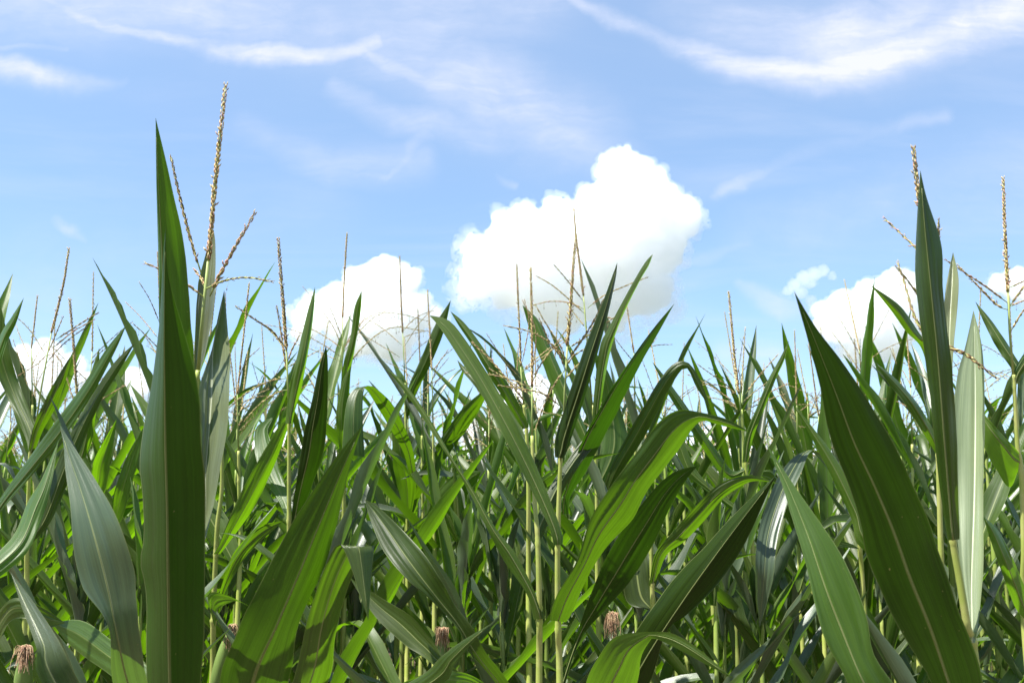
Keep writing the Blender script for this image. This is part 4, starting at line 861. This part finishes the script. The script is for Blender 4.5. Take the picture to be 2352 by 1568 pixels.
# ------------------------------------------------------------------ cumulus clouds, far beyond the field
def cloud_material(mfp, name='cloud'):
    m, k = material(name)
    vs = k.n('ShaderNodeVolumeScatter', ins={'Color': (0.994, 0.995, 0.999, 1), 'Density': 1.0 / mfp, 'Anisotropy': 0.6})
    o = k.n('ShaderNodeOutputMaterial'); k.t.links.new(vs.outputs[0], o.inputs['Volume'])
    return m
def billow(p, f, oct_):
    s_ = 0.0; a = 1.0
    for i in range(oct_):
        s_ += a * (0.55 - 1.35 * abs(mnoise.noise(p * f + Vector((i * 7.3, 3.1, i * 1.7))))); a *= 0.5; f *= 2.13
    return s_
def make_cloud(label, D, blobs, seed, mfp=0.26, vox=2.0, group='cumulus clouds', depthf=0.8):
    """blobs: (x, y, radius) in picture units at distance D"""
    rng = random.Random(seed); sc = D / FPX
    cx = sum(b[0] for b in blobs) / len(blobs); cy = sum(b[1] for b in blobs) / len(blobs)
    org = P(cx, cy, D)
    sph = []
    for x, y, r in blobs:
        c = P(x, y, D) - org; R_ = r * sc; c.y += rng.uniform(-.5, .5) * R_ * depthf
        sph.append((c, R_))
        for j in range(9):
            v_ = Vector((rng.gauss(0, 1), rng.gauss(0, 1), rng.gauss(0.15, 1))).normalized()
            sph.append((c + v_ * R_ * 0.80, R_ * rng.uniform(.22, .36)))
    unit_v, unit_f = ico
    V_ = []; F_ = []
    for c, R_ in sph:
        b = len(V_); V_ += [c + q * R_ for q in unit_v]; F_ += [tuple(i + b for i in f) for f in unit_f]
    me = bpy.data.meshes.new('tmp'); me.from_pydata(V_, [], F_)
    ob = bpy.data.objects.new('tmp', me); COL.objects.link(ob)
    rm = ob.modifiers.new('r', 'REMESH'); rm.mode = 'VOXEL'; rm.voxel_size = vox * sc * 1.0
    dg = bpy.context.evaluated_depsgraph_get(); em = bpy.data.meshes.new_from_object(ob.evaluated_get(dg))
    bpy.data.objects.remove(ob)
    n = len(em.vertices); co = np.empty(n * 3, dtype=np.float32); em.vertices.foreach_get('co', co); co = co.reshape(-1, 3)
    no = np.empty(n * 3, dtype=np.float32); em.vertices.foreach_get('normal', no); no = no.reshape(-1, 3)
    rmean = sum(b[2] for b in blobs) / len(blobs) * sc
    off = Vector((seed * 13.7, seed * 5.1, 0)); k_ = 1.0 / rmean
    pl_ = co.tolist(); nl = no.tolist()
    d1 = np.array([billow(Vector(p) * k_ + off, 1.0, 6) for p in pl_])
    d2 = np.array([mnoise.fractal(Vector(p) * k_ * 1.6 - off, 0.9, 2.1, 6) for p in pl_])
    co1 = co + no * ((d1 * 0.21 + d2 * 0.20) * rmean)[:, None]
    em.vertices.foreach_set('co', co1.astype(np.float32).ravel()); em.update()
    ob = bpy.data.objects.new('tmp', em); COL.objects.link(ob)                  # one clean closed skin again
    rm = ob.modifiers.new('r', 'REMESH'); rm.mode = 'VOXEL'; rm.voxel_size = vox * sc
    dg = bpy.context.evaluated_depsgraph_get(); em = bpy.data.meshes.new_from_object(ob.evaluated_get(dg))
    bpy.data.objects.remove(ob)
    n = len(em.vertices); co = np.empty(n * 3, dtype=np.float32); em.vertices.foreach_get('co', co); co1 = co.reshape(-1, 3)
    no = np.empty(n * 3, dtype=np.float32); em.vertices.foreach_get('normal', no); no = no.reshape(-1, 3)
    d2 = np.array([mnoise.fractal(Vector(p) * k_ * 1.6 - off, 0.9, 2.1, 6) for p in co1.tolist()])
    zz = (co1[:, 2] - co1[:, 2].min()) / (co1[:, 2].max() - co1[:, 2].min())
    # thin torn air round it, widest at the underside
    ext = rmean * np.clip(0.04 + 0.70 * np.clip(d2 * 1.4 + 0.15, 0, 1) * (1.1 - zz), 0.02, 0.7)
    co2 = co1 + no * ext[:, None]
    out = None
    for nm, cc, mf in (('cloud', co1, mfp), ('cloud_fringe', co2, mfp * 5.0)):
        m2 = em if nm == 'cloud' else em.copy()
        m2.vertices.foreach_set('co', cc.astype(np.float32).ravel())
        m2.polygons.foreach_set('use_smooth', [True] * len(m2.polygons)); m2.update()
        m2.materials.clear(); m2.materials.append(cloud_material(rmean * mf, nm))
        o = bpy.data.objects.new(nm, m2); COL.objects.link(o)
        if out is None:
            out = o; o.location = org; o['label'] = label; o['category'] = 'cloud'; o['group'] = group
        else: o.parent = out
    return out
import bmesh
_b = bmesh.new(); bmesh.ops.create_icosphere(_b, subdivisions=2, radius=1.0)
ico = ([v_.co.copy() for v_ in _b.verts], [tuple(v_.index for v_ in f.verts) for f in _b.faces]); _b.free()
make_cloud('largest white cumulus cloud, heaped up behind the central tassels', 1600,
    [(1432, 402, 56), (1460, 470, 80), (1548, 490, 56), (1390, 470, 62), (1380, 560, 110), (1494, 560, 76), (1290, 550, 86), (1200, 560, 76), (1128, 596, 58), (1106, 640, 42),
     (1180, 650, 56), (1260, 660, 74), (1360, 650, 80), (1450, 650, 66), (1500, 665, 42), (1300, 715, 40), (1400, 715, 38)], 3, 0.26)
make_cloud('small white cumulus cloud behind the slender tassel, left of the largest cloud', 2000,
    [(880, 636, 46), (928, 640, 34), (830, 660, 44), (770, 690, 40), (715, 722, 40), (800, 730, 56), (880, 730, 60), (950, 716, 44), (900, 785, 46), (820, 778, 42), (990, 728, 24), (700, 760, 26)], 5, 0.26)
make_cloud('white cumulus cloud behind the tip of the upright leaf, right', 2000,
    [(2060, 668, 46), (2000, 690, 44), (1940, 702, 34), (1896, 712, 24), (2084, 735, 50), (1990, 750, 52), (1930, 758, 38), (1960, 800, 34), (2040, 785, 42), (1900, 745, 24), (1990, 820, 26)], 8, 0.40)
make_cloud('tiny torn wisp of cloud above left of the right cumulus', 2100, [(1846, 638, 17), (1868, 630, 16), (1890, 622, 13), (1826, 654, 15), (1808, 668, 11), (1912, 634, 9), (1860, 652, 12), (1840, 672, 14), (1862, 690, 12)], 9, 3.2, 1.6)
make_cloud('pale cumulus cut by the right picture edge', 2300, [(2296, 650, 22), (2335, 640, 28), (2375, 660, 40), (2330, 668, 24)], 10, 0.6, 2.0)
make_cloud('low white cloud between the central stalks', 3200, [(1222, 905, 44), (1170, 925, 38), (1270, 930, 42), (1220, 970, 54), (1300, 990, 44), (1170, 1000, 44), (1100, 1010, 40), (1340, 1020, 40)], 12, 0.4, 2.4)
make_cloud('low pale cloud behind the tassels near the left edge', 3200, [(60, 832, 38), (112, 818, 36), (160, 842, 30), (16, 850, 34), (200, 872, 20), (100, 880, 46), (30, 890, 40)], 14, 0.7, 2.4)
make_cloud('small low cloud left of the broad upright leaf', 3200, [(300, 868, 26), (328, 884, 22), (272, 890, 20), (320, 905, 20)], 15, 0.6, 2.0)
make_cloud('low cloud glimpsed through the plants right of centre', 5000, [(1650, 1030, 50), (1705, 1020, 42), (1600, 1050, 44), (1760, 1050, 36), (1540, 1070, 40), (1660, 1090, 50), (1830, 1060, 40), (1900, 1070, 36)], 17, 0.26, 3.2)
make_cloud('low cloud glimpsed through the plants left of centre', 5000, [(640, 1035, 44), (600, 1050, 40), (690, 1050, 40), (560, 1075, 36), (650, 1090, 44), (760, 1075, 36)], 18, 0.26, 3.2)
